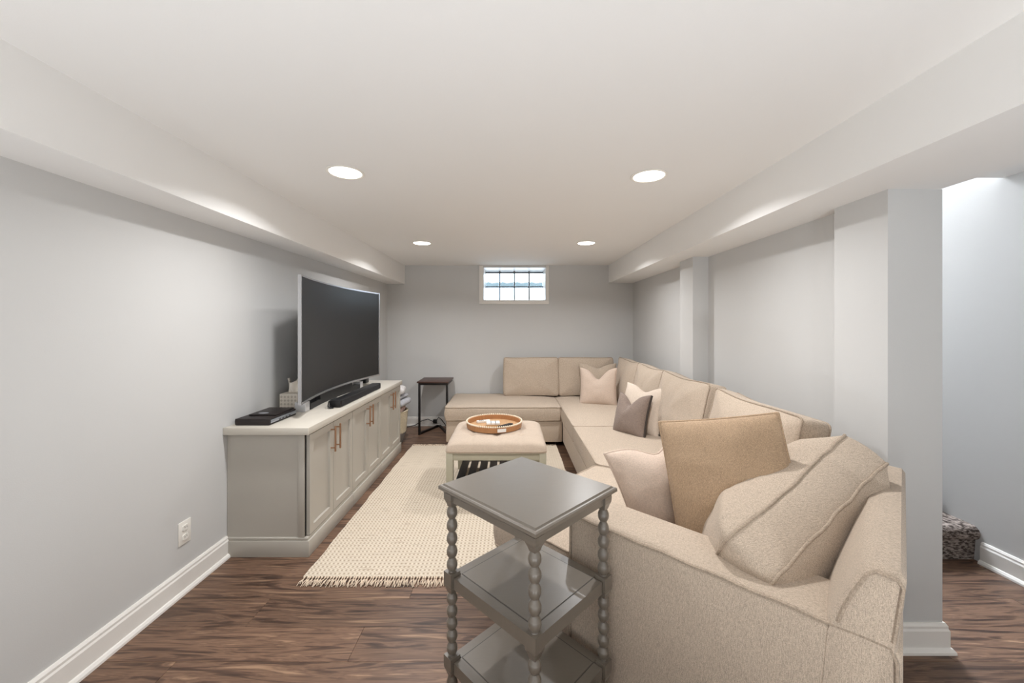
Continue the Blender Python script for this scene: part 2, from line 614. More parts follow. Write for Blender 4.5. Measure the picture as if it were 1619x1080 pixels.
def pillow(label, group, center, right, up, w_, h_, th, m, chop=0.0, pm=None, pr=0.004, seed=0.0, chop_x=0.0, ear=0.07, wrinkle=0.008, name='throw_pillow', N=26):
    base = Vector(center)
    M = frame(center, right, up)
    idx = {}
    v, f = [], []

    def P(u, q, side):
        x = w_ / 2 * u * (1 - ear * (1 - q * q))
        y = h_ / 2 * q * (1 - ear * (1 - u * u))
        e = max(0.0, (1 - u * u) * (1 - q * q))
        z = side * th / 2 * e ** 0.42
        wr = wrinkle * e ** 0.3 * (noise.noise(Vector((x * 9 + seed, y * 9, side * 3.1))) + 0.6 * noise.noise(Vector((x * 22 + seed, y * 16, side * 1.7))))
        z += wr
        if chop:
            k = math.exp(-((u - chop_x) / 0.42) ** 2) * ((q + 1) / 2) ** 2.2
            y -= chop * k
            z *= (1 - 0.25 * k)
            x += 0.12 * w_ * k * (chop_x - u) * 0.5
        return (x, y, z)
    for side in (1, -1):
        for i in range(N + 1):
            for j in range(N + 1):
                # denser near the edges
                u = math.sin((i / N - 0.5) * PI); q = math.sin((j / N - 0.5) * PI)
                edge = i in (0, N) or j in (0, N)
                key = (i, j) if edge else (i, j, side)
                if key in idx: continue
                idx[key] = len(v)
                v.append(P(u, q, 0 if edge else side))
    g = lambda i, j, s_: idx[(i, j)] if (i in (0, N) or j in (0, N)) else idx[(i, j, s_)]
    for s_ in (1, -1):
        for i in range(N):
            for j in range(N):
                q = (g(i, j, s_), g(i + 1, j, s_), g(i + 1, j + 1, s_), g(i, j + 1, s_))
                f.append(q if s_ > 0 else q[::-1])
    loop = [idx[(i, 0)] for i in range(N)] + [idx[(N, j)] for j in range(N)] + [idx[(i, N)] for i in range(N, 0, -1)] + [idx[(0, j)] for j in range(N, 0, -1)]
    wv = xform(v, M)
    zmin = min(p[2] for p in wv)
    root = E(name, (base.x, base.y, zmin), label, 'pillow', group)
    O('cover', wv, f, m, root, smooth=True)
    tv, tf = tube_vf([wv[i] for i in loop], pr, closed=True, seg=6)
    O('piping', tv, tf, pm or m, root, smooth=True)
    return root


# ------------------------------------------------------------------ room shell
XL, XR, YB, YF = -1.66, 1.635, 5.26, -2.25
ZC = 2.15
XH = 2.67           # far wall of the stair hall

fl = box('floor', XL - 0.1, XH + 0.1, YF - 0.1, YB + 0.1, -0.06, -0.008, DARKGAP)
struct(fl, 'dark walnut plank floor of the basement room', 'floor')
pw, plen = 0.182, 1.22
y = YF
row = 0
while y < YB:
    y1 = min(y + pw, YB)
    x = XL - ((row * 0.437) % 1.0) * plen
    while x < XH:
        x0 = max(x, XL); x1 = min(x + plen, XH)
        if x1 - x0 > 0.01:
            # keep inside the room: no boards in the wall between room and stairs
            v, f = box_vf(x0 + 0.0007, x1 - 0.0007, y + 0.0007, y1 - 0.0007, -0.008, 0.0)
            O('plank', v, f, FLOORM, fl)
        x += plen
    y += pw
    row += 1

ce = box('ceiling', XL - 0.1, XH + 0.1, YF - 0.1, 2.13, ZC, ZC + 0.1, CEIL)
struct(ce, 'flat white painted ceiling with recessed lights', 'ceiling')
box('ceiling_slab', XL - 0.1, 1.79, 2.13, YB + 0.5, ZC, ZC + 0.1, CEIL, ce)

struct(box('wall_left', XL - 0.1, XL, YF - 0.1, YB + 0.1, -0.05, ZC, WALL), 'pale grey painted wall behind the television cabinet', 'wall')
# back wall with the window opening
WX0, WX1, WZ0, WZ1 = -0.373, 0.467, 1.68, 2.125
wb = box('wall_back', XL, 1.79, YB, YB + 0.5, -0.05, WZ0, WALL)
struct(wb, 'pale grey painted end wall with the glass block window', 'wall')
box('wall_segment', XL, WX0, YB, YB + 0.5, WZ0, ZC, WALL, wb)
box('wall_segment', WX1, 1.79, YB, YB + 0.5, WZ0, ZC, WALL, wb)
box('wall_segment', WX0, WX1, YB, YB + 0.5, WZ1, ZC, WALL, wb)
struct(box('wall_right', XR, 1.793, 1.66, YB, -0.05, ZC, WALL), 'pale grey painted wall behind the sectional sofa', 'wall')
struct(box('wall_pillar', 1.566, 1.793, 1.63, 1.90, -0.05, 1.915, WALL), 'square painted pillar at the near end of the sofa wall', 'pillar')
struct(box('wall_pilaster', 1.507, XR, 3.25, 3.50, -0.05, 1.915, WALL), 'shallow painted pilaster halfway along the sofa wall', 'pilaster')
# soffits
struct(box('soffit_left', XL, -1.425, YF, YB, 1.90, ZC, CEIL), 'boxed soffit above the television wall', 'soffit')
struct(box('soffit_right', 1.307, 1.785, YF, YB, 1.915, ZC, CEIL), 'boxed soffit beam above the sofa and pillar', 'soffit')
# hall and stairwell
struct(box('wall_hall', XH, XH + 0.1, YF - 0.1, YB + 0.1, -0.05, 4.2, WALL), 'cool white wall running up beside the carpeted stair', 'wall')
sw = box('wall_stairwell', 1.70, 1.793, 2.13, YB + 0.1, ZC + 0.1, 4.2, WALL)
struct(sw, 'upper wall of the stairwell', 'wall')
box('stairwell_end', 1.70, XH, YB + 0.0, YB + 0.1, -0.05, 4.2, WALL, sw)
box('stairwell_header', 1.70, XH, 2.03, 2.13, ZC + 0.1, 4.2, WALL, sw)
box('stairwell_ceiling', 1.70, XH + 0.1, 2.03, YB + 0.1, 4.2, 4.3, CEIL, sw)
# wall behind the camera
wf = box('wall_front', XL, XH, YF - 0.1, YF, -0.05, ZC, WALL)
struct(wf, 'painted wall behind the photographer', 'wall')


def baseboard(name, pts, label, h=0.122):
    """profile swept along a floor polyline; the room is to the left of the path"""
    prof = [(0, 0), (0.030, 0), (0.029, 0.010), (0.022, 0.020), (0.016, 0.022), (0.016, h - 0.028), (0.012, h - 0.020), (0.012, h - 0.010), (0.006, h), (0, h)]
    P = [Vector(p) for p in pts]
    v, f = [], []
    n = len(prof)
    for i, p in enumerate(P):
        d1 = (P[i] - P[i - 1]).normalized() if i > 0 else (P[1] - P[0]).normalized()
        d2 = (P[i + 1] - P[i]).normalized() if i < len(P) - 1 else d1
        n1 = Vector((-d1.y, d1.x)); n2 = Vector((-d2.y, d2.x))
        b = n1 + n2
        b = b / max(0.2, b.dot(n1)) if b.length > 1e-6 else n1
        for a, z in prof:
            v.append((p.x + b.x * a, p.y + b.y * a, z))
    for i in range(len(P) - 1):
        for k in range(n):
            j = (k + 1) % n
            f.append((i * n + k, i * n + j, (i + 1) * n + j, (i + 1) * n + k))
    f.append(list(range(n)))
    f.append(list(range((len(P) - 1) * n, len(P) * n))[::-1])
    o = O(name, v, f, TRIM)
    struct(o, label, 'baseboard')
    return o


baseboard('baseboard_left', [(XL, 2.285), (XL, YF)], 'white moulded baseboard along the near left wall')
baseboard('baseboard_back', [(1.50, YB), (XL, YB), (XL, 4.21)], 'white moulded baseboard along the end wall')
baseboard('baseboard_right', [(1.793, 2.2), (1.793, 1.63), (1.566, 1.63), (1.566, 1.72)], 'white moulded baseboard wrapping the pillar foot', h=0.116)
baseboard('baseboard_hall', [(XH, YF), (XH, 2.22)], 'white moulded baseboard along the hall wall beside the stair')

# ------------------------------------------------------------------ window
win = box('window_1', WX0 - 0.055, WX1 + 0.04, YB - 0.012, YB, WZ0 - 0.05, WZ0 - 0.001, TRIM, r=0.003)
struct(win, 'small glass block window high in the end wall', 'window')
box('window_casing', WX0 - 0.055, WX0 - 0.001, YB - 0.012, YB, WZ0 - 0.001, WZ1 + 0.022, TRIM, win, r=0.003)
box('window_casing', WX1 + 0.001, WX1 + 0.04, YB - 0.012, YB, WZ0 - 0.001, WZ1 + 0.022, TRIM, win, r=0.003)
box('window_reveal', WX0, WX0 + 0.006, YB, YB + 0.36, WZ0, WZ1, TRIM, win)
box('window_reveal', WX1 - 0.006, WX1, YB, YB + 0.36, WZ0, WZ1, TRIM, win)
box('window_reveal', WX0 + 0.006, WX1 - 0.006, YB, YB + 0.36, WZ0, WZ0 + 0.006, TRIM, win)
box('window_reveal', WX0 + 0.006, WX1 - 0.006, YB, YB + 0.36, WZ1 - 0.004, WZ1, TRIM, win)
GY = YB + 0.36
bs = (WX1 - WX0) / 4
for i in range(4):
    for j in range(3):
        z0 = WZ0 + 0.012 + j * 0.205
        z1 = min(z0 + 0.205, WZ1 + 0.01)
        if z1 - z0 < 0.02: continue
        v, f = box_vf(WX0 + i * bs + 0.009, WX0 + (i + 1) * bs - 0.009, GY, GY + 0.08, z0 + 0.008, z1 - 0.008, 0.006, 2)
        O('glass_block', v, f, GLASS, win, smooth=True, angle=0.6)
for i in range(5):
    xx = WX0 + i * bs
    box('block_joint', xx - 0.009, xx + 0.009, GY - 0.004, GY + 0.068, WZ0, WZ1 + 0.01, MORTAR, win)
for j in range(3):
    zz = WZ0 + 0.012 + j * 0.205
    for i in range(4):
        box('block_joint', WX0 + i * bs + 0.0085, WX0 + (i + 1) * bs - 0.0085, GY - 0.004, GY + 0.068, zz - 0.009, zz + 0.009, MORTAR, win)
# steel rim of the window well outside
tag(box('well_rim', -0.9, 1.0, 6.42, 6.46, 2.005, 2.065, WELL, win, r=0.006), 'grey steel rim of the window well outside')

# ------------------------------------------------------------------ recessed ceiling lights
LPOS = [(-0.866, 2.05), (0.738, 2.10), (-0.867, 3.815), (0.732, 3.815)]
LLAB = ['round recessed ceiling light nearest above the television cabinet', 'round recessed ceiling light nearest on the sofa side',
        'round recessed ceiling light left of the window, far pair', 'round recessed ceiling light right of the window, far pair']
for (lx, ly), lab in zip(LPOS, LLAB):
    root = E('recessed_light', (lx, ly, ZC - 0.006), lab, 'ceiling light', 'recessed ceiling lights')
    # trim ring
    seg = 40
    prof = [(0.078, ZC - 0.001), (0.095, ZC - 0.001), (0.097, ZC - 0.004), (0.092, ZC - 0.007), (0.082, ZC - 0.006), (0.078, ZC - 0.001)]
    v, f = [], []
    for r_, z_ in prof[:-1]:
        for k in range(seg):
            a = 2 * PI * k / seg
            v.append((lx + r_ * math.cos(a), ly + r_ * math.sin(a), z_))
    m_ = len(prof) - 1
    for i in range(m_):
        for k in range(seg):
            j = (i + 1) % m_
            f.append((i * seg + k, i * seg + (k + 1) % seg, j * seg + (k + 1) % seg, j * seg + k))
    O('trim_ring', v, f, LAMPTRIM, root, smooth=True, angle=0.8)
    v, f = lathe_vf([(0.079, ZC - 0.004), (0.079, ZC - 0.001)], lx, ly, 40)
    O('lens', v, f, LENS, root)
    l = bpy.data.lights.new('lamp', 'AREA')
    l.shape = 'DISK'
    l.size = 0.09
    l.energy = LAMP_POWER
    l.color = LAMP_COLOR
    l.spread = math.radians(148)
    lo = bpy.data.objects.new('lamp', l)
    COL.objects.link(lo)
    lo.parent = root
    lo.location = (0, 0, -0.002)

# ------------------------------------------------------------------ two fill lights added out of view behind the camera to brighten the ceiling
for lx, lab in ((-0.75, 'added can light brightening the ceiling, unseen behind the camera, television side'), (0.75, 'added can light brightening the ceiling, unseen behind the camera, sofa side')):
    root = E('added_uplight', (lx, -0.95, 0.0), lab, 'added fill light', 'added ceiling fill lights')
    v, f = lathe_vf([(0.17, 0.0), (0.175, 0.01), (0.175, 0.215), (0.17, 0.22)], lx, -0.95, 40)
    O('can', v, f, BLACKM, root, smooth=True, angle=0.6)
    v, f = lathe_vf([(0.16, 0.2202), (0.16, 0.224)], lx, -0.95, 40)
    O('lens', v, f, LENS, root)
    l = bpy.data.lights.new('lamp', 'AREA')
    l.shape = 'DISK'
    l.size = 0.30
    l.energy = 40.0
    l.color = (0.90, 0.95, 1.0)
    lo = bpy.data.objects.new('lamp', l)
    COL.objects.link(lo)
    lo.parent = root
    lo.location = (0, 0, 0.226)
    lo.rotation_euler = (PI, 0, 0)

# ------------------------------------------------------------------ outlet
root = E('wall_outlet', (XL, 1.99, 0.24), 'white duplex wall outlet beside the cabinet end', 'outlet')
box('plate', XL, XL + 0.006, 1.953, 2.027, 0.242, 0.358, OUTLET, root, r=0.002)
for zc in (0.276, 0.324):
    v, f = prism_vf(round_poly([(-0.017, -0.014), (0.017, -0.014), (0.017, 0.014), (-0.017, 0.014)], 0.010, 6), 0, 0.004)
    v = [(XL + 0.006 + z_, 1.99 + x_, zc + y_) for x_, y_, z_ in v]
    rc = O('receptacle', v, f, OUTLET, root)
    for dy in (-0.006, 0.006):
        box('slot', XL + 0.010, XL + 0.0105, 1.99 + dy - 0.001, 1.99 + dy + 0.001, zc - 0.002, zc + 0.007, SLOT, rc)

# ------------------------------------------------------------------ media cabinets
CY0, CY1 = 2.29, 4.19
CXF = -1.205
ulen = (CY1 - CY0) / 3
ULAB = ['grey shaker cabinet unit at the near end, beside the wall outlet', 'middle grey shaker cabinet unit under the soundbar', 'grey shaker cabinet unit at the far end, beside the basket']
CZ = 0.716


def shaker_door(y0, y1, z0, z1, xb, xf, parent):
    bm = bmesh.new()
    v, f = box_vf(xb, xf, y0, y1, z0, z1)
    bv = [bm.verts.new(p) for p in v]
    for q in f: bm.faces.new([bv[i] for i in q])
    bmesh.ops.recalc_face_normals(bm, faces=bm.faces)
    fr = [q for q in bm.faces if q.normal.x > 0.9][0]
    bmesh.ops.inset_region(bm, faces=[fr], thickness=0.062)
    bmesh.ops.inset_region(bm, faces=[fr], thickness=0.0015)
    bmesh.ops.translate(bm, verts=list(fr.verts), vec=(-0.014, 0, 0))
    v, f = from_bm(bm)
    return O('door', v, f, CAB, parent)


for u in range(3):
    y0 = CY0 + u * ulen; y1 = y0 + ulen
    root = E('media_cabinet', ((XL + CXF) / 2, (y0 + y1) / 2, 0), ULAB[u], 'cabinet', 'media cabinet units along the wall')
    box('carcass', XL + 0.002, CXF, y0 + 0.001, y1 - 0.001, 0.10, CZ, CAB, root)
    # plinth with a small moulding on top
    n0 = -0.012 if u == 0 else 0.0
    n1 = 0.012 if u == 2 else 0.0
    bb = box('plinth', XL + 0.002, CXF + 0.030, y0 + n0 + 0.0005, y1 + n1 - 0.0005, 0.0, 0.094, CAB, root, r=0.002)
    box('plinth_moulding', XL + 0.002, CXF + 0.022, y0 + n0 * 0.6 + 0.0005, y1 + n1 * 0.6 - 0.0005, 0.094, 0.112, CAB, root, r=0.006)
    if u == 0:
        box('corner_stile', CXF - 0.035, CXF, y0 - 0.006, y0 + 0.001, 0.112, CZ, CAB, root, r=0.001)
    if True:
        box('shadow_gap', CXF, CXF + 0.004, y0 + 0.002, y1 - 0.002, 0.116, CZ - 0.002, DARKGAP, root)
    ym = (y0 + y1) / 2
    a0 = y0 + (0.012 if u == 0 else 0.003)
    for k, (d0, d1) in enumerate(((a0, ym - 0.0025), (ym + 0.0025, y1 - 0.003))):
        d = shaker_door(d0, d1, 0.118, CZ - 0.010, CXF + 0.004, CXF + 0.024, root)
        yy = ym - 0.036 if k == 0 else ym + 0.036
        xx = CXF + 0.024
        hb = tube_vf([(xx + 0.030, yy, 0.522), (xx + 0.030, yy, 0.688)], 0.006, seg=10)
        p1 = tube_vf([(xx, yy, 0.545), (xx + 0.030, yy, 0.545)], 0.0045, seg=8)
        p2 = tube_vf([(xx, yy, 0.665), (xx + 0.030, yy, 0.665)], 0.0045, seg=8)
        v, f = join(hb, p1, p2)
        tag(O('handle', v, f, COPPER, d, smooth=True, angle=0.8), 'brushed bronze bar handle')

ct = box('countertop', XL + 0.001, CXF + 0.038, CY0 - 0.033, CY1 + 0.02, CZ, 0.757, TOPM, r=0.002)
tag(ct, 'long greige countertop over the grey cabinets', 'countertop')

# ------------------------------------------------------------------ television
TY0, TY1, TX, SAG = 2.46, 3.93, -1.32, 0.085
TZ0, TZ1 = 0.845, 1.668
tv = E('television', (TX - 0.06, (TY0 + TY1) / 2, 0.757), 'large curved flat television with silver bezel on the countertop', 'television')


def arc_x(t):
    return TX - SAG * (1 - (2 * t - 1) ** 2)


def arc_slab(t0, t1, z0, z1, xo0, xo1, n=36):
    """slab following the screen curve, between offsets xo0 (back) and xo1 (front)"""
    v, f = [], []
    for i in range(n + 1):
        t = t0 + (t1 - t0) * i / n
        yy = TY0 + (TY1 - TY0) * t
        x = arc_x(t)
        v += [(x + xo0, yy, z0), (x + xo1, yy, z0), (x + xo1, yy, z1), (x + xo0, yy, z1)]
    for i in range(n):
        a = i * 4; b = a + 4
        for k in range(4):
            f.append((a + k, a + (k + 1) % 4, b + (k + 1) % 4, b + k))
    f.append((3, 2, 1, 0)); f.append((n * 4, n * 4 + 1, n * 4 + 2, n * 4 + 3))
    return v, f


v, f = arc_slab(0, 1, TZ0, TZ1, -0.018, -0.004)
O('housing', v, f, TVSILVER, tv)
v, f = arc_slab(0.15, 0.85, TZ0 + 0.03, TZ1 - 0.25, -0.065, -0.019)
O('rear_cover', v, f, TVBACK, tv)
v, f = arc_slab(0.009, 0.991, TZ0 + 0.016, TZ1 - 0.012, -0.004, -0.001)
O('screen', v, f, SCREEN, tv, smooth=True, angle=0.5)
for args in ((0, 1, TZ0, TZ0 + 0.014), (0, 1, TZ1 - 0.010, TZ1), (0, 0.0075, TZ0 + 0.0145, TZ1 - 0.0105), (0.9925, 1, TZ0 + 0.0145, TZ1 - 0.0105)):
    v, f = arc_slab(*args, -0.0035, 0.004)
    O('bezel', v, f, TVSILVER, tv)
for yy in (2.70, 3.68):
    box('stand_foot', -1.475, -1.40, yy - 0.03, yy + 0.03, 0.757, 0.822, FOOTS, tv, r=0.004)
v, f = arc_slab(0.30, 0.70, 0.80, TZ0 + 0.02, -0.060, -0.019)
O('stand_neck', v, f, TVBACK, tv)
v, f = arc_slab(0.195, 0.805, 0.757, 0.800, -0.085, -0.030)
O('stand_bar', v, f, TVBACK, tv)

sb = E('soundbar', (-1.262, 3.245, 0.757), 'long black soundbar lying in front of the television', 'soundbar')
v, f = box_vf(-1.305, -1.222, 2.81, 3.68, 0.759, 0.808, 0.006, 2)
O('body', v, f, BLACKP, sb, smooth=True, angle=0.6)
box('grille', -1.2215, -1.2195, 2.825, 3.665, 0.765, 0.802, mat('speaker_cloth', rgb(26, 25, 26), 0.9, var=0.3, vscale=400), sb)
for yy in (2.9, 3.6):
    box('rubber_foot', -1.28, -1.25, yy, yy + 0.03, 0.757, 0.759, BLACKP, sb)
cb = tube('power_cable', [(-1.34, 3.02, 0.79), (-1.33, 2.93, 0.80), (-1.32, 2.84, 0.795), (-1.30, 2.785, 0.775), (-1.278, 2.765, 0.763), (-1.265, 2.785, 0.761), (-1.275, 2.80, 0.763), (-1.295, 2.80, 0.772)], 0.0045, BLACKP, seg=8)
tag(cb, 'black cable looping down beside the near end of the soundbar', 'cable')
stb = box('media_box', -1.585, -1.475, 3.98, 4.07, 0.757, 0.806, BLACKP, r=0.004)
tag(stb, 'small black media box behind the far end of the television', 'media box')

# tissue box
tb = E('tissue_box', (-1.545, 2.78, 0.757), 'cube tissue box with pale pattern behind the television edge', 'tissue box')
box('carton', -1.606, -1.484, 2.72, 2.84, 0.757, 0.872, TISSUEBOX, tb, r=0.002)
for i in range(5):
    for j in range(4):
        cxp = -1.593 + i * 0.024; czp = 0.776 + j * 0.025
        v = [(cxp - 0.009, 2.7195, czp), (cxp, 2.7195, czp - 0.010), (cxp + 0.009, 2.7195, czp), (cxp, 2.7195, czp + 0.010),
             (cxp - 0.009, 2.7202, czp), (cxp, 2.7202, czp - 0.010), (cxp + 0.009, 2.7202, czp), (cxp, 2.7202, czp + 0.010)]
        O('printed_diamond', v, [(0, 1, 2, 3), (7, 6, 5, 4), (0, 4, 5, 1), (1, 5, 6, 2), (2, 6, 7, 3), (3, 7, 4, 0)], TISSUEPRINT, tb)
v, f = [], []
nu, nv = 14, 10
for i in range(nu + 1):
    for j in range(nv + 1):
        a = i / nu; h = j / nv
        x = -1.580 + 0.082 * a - 0.012 * h + 0.010 * math.sin(7 * a + 3 * h)
        yy = 2.78 + 0.022 * math.sin(10 * a) * (0.4 + h) + 0.01 * h
        z = 0.870 + (0.088 + 0.014 * math.sin(8 * a + 1)) * h
        v.append((x, yy, z))
for i in range(nu):
    for j in range(nv):
        a = i * (nv + 1) + j
        f.append((a, a + nv + 1, a + nv + 2, a + 1))
to = O('tissue', v, f, TISSUE, tb, smooth=True)
sm = to.modifiers.new('thickness', 'SOLIDIFY'); sm.thickness = 0.0015

# laptop in a black folio, with a flat black case on top
lp = E('laptop', (-1.52, 2.455, 0.757), 'closed silver laptop inside a black leather sleeve on the countertop', 'laptop')
box('sleeve', -1.625, -1.425, 2.312, 2.60, 0.757, 0.768, BLACKL, lp, r=0.004)
box('laptop_base', -1.615, -1.420, 2.322, 2.595, 0.768, 0.778, SILVER, lp, r=0.002)
box('laptop_lid', -1.615, -1.420, 2.322, 2.595, 0.7795, 0.786, SILVER, lp, r=0.002)
box('sleeve_flap', -1.625, -1.425, 2.312, 2.60, 0.786, 0.797, BLACKL, lp, r=0.004)
v, f = tube_vf([(-1.628, 2.318, 0.777), (-1.422, 2.318, 0.777)], 0.019, seg=12)
v = [(a, 2.318 + (b - 2.318) * 0.35, c) for a, b, c in v]
O('sleeve_spine', v, f, BLACKL, lp, smooth=True, angle=0.9)
for k in range(4):
    box('port', -1.4205, -1.4185, 2.40 + k * 0.035, 2.418 + k * 0.035, 0.770, 0.776, BLACKP, lp)
nb = E('tablet_case', (-1.53, 2.50, 0.797), 'flat black case with a pale oval emblem on the laptop sleeve', 'case')
box('cover', -1.60, -1.435, 2.39, 2.595, 0.797, 0.806, BLACKL, nb, r=0.003)
v, f = prism_vf([(-1.53 + 0.03 * math.cos(2 * PI * k / 24), 2.425 + 0.018 * math.sin(2 * PI * k / 24)) for k in range(24)], 0.806, 0.8068)
O('emblem', v, f, SILVER, nb)

# ------------------------------------------------------------------ basket and blankets
BX, BY = -1.425, 4.49
bk = E('laundry_basket', (BX, BY, 0), 'round woven basket, cream above and grey below, past the cabinets', 'basket')


def woven(z0, z1, r0, r1, rows, n=30, th=0.008):
    v, f = [], []
    seg = n * 4
    rings_ = []
    for j in range(rows * 2 + 1):
        t = j / (rows * 2)
        z = z0 + (z1 - z0) * t
        r = r0 + (r1 - r0) * t
        st = len(v)
        for k in range(seg):
            a = 2 * PI * k / seg
            bump_ = 0.006 * math.sin(n * a + PI * (j // 2)) * (1 if j % 2 else 0.2)
            rr = r + bump_
            v.append((BX + rr * math.cos(a), BY + rr * math.sin(a), z))
        rings_.append(st)
    for j in range(rows * 2, -1, -1):
        t = j / (rows * 2)
        st = len(v)
        for k in range(seg):
            a = 2 * PI * k / seg
            rr = r0 + (r1 - r0) * t - th - 0.006
            v.append((BX + rr * math.cos(a), BY + rr * math.sin(a), z0 + (z1 - z0) * t))
        rings_.append(st)
    m_ = len(rings_)
    for i in range(m_):
        a = rings_[i]; b = rings_[(i + 1) % m_]
        for k in range(seg):
            j = (k + 1) % seg
            f.append((a + k, a + j, b + j, b + k))
    return v, f


v, f = woven(0.004, 0.13, 0.175, 0.215, 9)
O('basket_foot', v, f, BASKG, bk, smooth=True)
v, f = woven(0.13, 0.37, 0.215, 0.235, 17)
O('basket_side', v, f, BASKC, bk, smooth=True)
v, f = lathe_vf([(0.165, 0.0), (0.172, 0.006)], BX, BY, 32)
O('basket_bottom', v, f, BASKG, bk)
v, f = tube_vf([(BX + 0.232 * math.cos(2 * PI * k / 48), BY + 0.232 * math.sin(2 * PI * k / 48), 0.372) for k in range(48)], 0.009, closed=True, seg=8)
O('basket_rim', v, f, BASKC, bk, smooth=True)


def folded(label, z0, layers, lt, wx, wy, m, cx, cy, seed, rot=0.0):
    """a blanket folded back and forth: one serpentine sheet with thickness"""
    pts = []
    for L_ in range(layers):
        z = z0 + lt / 2 + L_ * lt
        xs = [-wx / 2, -wx / 6, wx / 6, wx / 2]
        if L_ % 2: xs = xs[::-1]
        pts += [(x, z) for x in xs]
        if L_ < layers - 1:
            s_ = 1 if xs[-1] > 0 else -1
            pts += [(xs[-1] + s_ * lt * 0.42, z + lt * 0.25), (xs[-1] + s_ * lt * 0.42, z + lt * 0.75)]
    th = lt * 0.46
    left, right = [], []
    for i, p in enumerate(pts):
        a = Vector(pts[max(0, i - 1)]); b = Vector(pts[min(len(pts) - 1, i + 1)])
        d = (b - a).normalized(); n_ = Vector((-d.y, d.x))
        left.append(Vector(p) + n_ * th); right.append(Vector(p) - n_ * th)
    sect = left + right[::-1]
    ny = 14
    v, f = [], []
    n = len(sect)
    for j in range(ny + 1):
        t = j / ny
        y_ = -wy / 2 + wy * t
        sh = 1 - 0.10 * abs(2 * t - 1) ** 4
        for q in sect:
            zz = z0 + (q.y - z0) * (1 - 0.10 * abs(2 * t - 1) ** 3)
            d = 0.012 * noise.noise(Vector((q.x * 9 + seed, y_ * 9, q.y * 14)))
            x_ = q.x * sh + d * 1.5
            X_ = cx + x_ * math.cos(rot) - y_ * math.sin(rot)
            Y_ = cy + x_ * math.sin(rot) + y_ * math.cos(rot)
            v.append((X_, Y_, max(z0, zz + d)))
    for j in range(ny):
        for k in range(n):
            i2 = (k + 1) % n
            f.append((j * n + k, j * n + i2, (j + 1) * n + i2, (j + 1) * n + k))
    f.append(list(range(n))[::-1]); f.append(list(range(ny * n, (ny + 1) * n)))
    o = O('folded_blanket', v, f, m, smooth=True, angle=1.2)
    o.modifiers.new('smooth', 'SUBSURF').render_levels = 1
    tag(o, label, 'blanket', 'folded blankets in the basket')
    return o


folded('blush folded blanket, lowest in the woven basket', 0.335, 2, 0.045, 0.29, 0.27, BLK3, BX + 0.015, BY, 1.0, 0.1)
folded('grey folded blanket, middle of the pile in the basket', 0.430, 3, 0.042, 0.40, 0.34, BLK2, BX + 0.02, BY, 5.0, -0.1)
folded('white folded blanket on top of the basket pile', 0.560, 2, 0.045, 0.33, 0.32, BLK1, BX + 0.01, BY + 0.01, 9.0, 0.15)

# ------------------------------------------------------------------ dark C-table by the end wall
ctb = E('accent_table', (-0.95, 5.0, 0), 'small dark wood and black metal end table by the end wall', 'table')
box('tabletop', -1.155, -0.765, 4.80, 5.215, 0.638, 0.656, DARKWOOD, ctb, r=0.003)
box('top_rail', -1.140, -0.775, 4.812, 4.837, 0.612, 0.638, BLACKM, ctb, r=0.002)
for xx in (-1.140, -0.800):
    box('leg', xx, xx + 0.025, 4.812, 4.837, 0.0, 0.612, BLACKM, ctb, r=0.002)
for s_ in (-1, 1):
    x0 = -0.957 + s_ * 0.17; x1 = -0.957 + s_ * 0.012
    d = Vector((x1 - x0, 5.20 - 4.825)).normalized(); n_ = Vector((-d.y, d.x)) * 0.0125
    poly = [(x0 + n_.x, 4.837 + n_.y), (x0 - n_.x, 4.837 - n_.y), (x1 - n_.x, 5.20 - n_.y), (x1 + n_.x, 5.20 + n_.y)]
    v, f = prism_vf(poly, 0.0, 0.025)
    O('base_rail', v, f, BLACKM, ctb)
    box('top_support', x0 - 0.0125, x0 + 0.0125, 4.838, 5.18, 0.614, 0.637, BLACKM, ctb)
pc = E('power_adapter', (-1.0, 5.2, 0.07), 'black power adapter with cords at the end wall baseboard', 'power adapter')
box('adapter', -1.035, -0.985, 5.195, 5.228, 0.045, 0.095, BLACKP, pc, r=0.003)
tube('cord', [(-1.03, 5.20, 0.07), (-1.10, 5.19, 0.105), (-1.18, 5.18, 0.085), (-1.26, 5.18, 0.03), (-1.36, 5.17, 0.008), (-1.45, 5.16, 0.006)], 0.005, BLACKP, pc)
tube('cord', [(-0.99, 5.20, 0.08), (-0.96, 5.19, 0.13), (-0.92, 5.19, 0.10), (-0.86, 5.18, 0.02), (-0.80, 5.18, 0.006)], 0.005, BLACKP, pc)

# ------------------------------------------------------------------ rug
RX0, RX1, RY0, RY1 = -1.105, 0.505, 2.09, 4.36
rg = E('area_rug', ((RX0 + RX1) / 2, (RY0 + RY1) / 2, 0), 'cream flat woven rug with fringed ends under the ottoman', 'rug')
nx, ny = 60, 90
v, f = [], []
for lay, z in ((0, 0.0005), (1, 0.010)):
    for i in range(nx + 1):
        for j in range(ny + 1):
            a = i / nx; b = j / ny
            yy = RY0 + (RY1 - RY0) * b
            e0 = RX0 + 0.010 * noise.noise(Vector((yy * 5, 0, 0))) + 0.004 * noise.noise(Vector((yy * 22, 3, 0)))
            e1 = RX1 + 0.010 * noise.noise(Vector((yy * 5, 9, 0))) + 0.004 * noise.noise(Vector((yy * 22, 5, 0)))
            zz = z + (0.0015 * noise.noise(Vector((a * 12, b * 16, 0))) if lay else 0)
            v.append((e0 + (e1 - e0) * a, yy, zz))
S = (nx + 1) * (ny + 1)
q = lambda i, j, l_: l_ * S + i * (ny + 1) + j
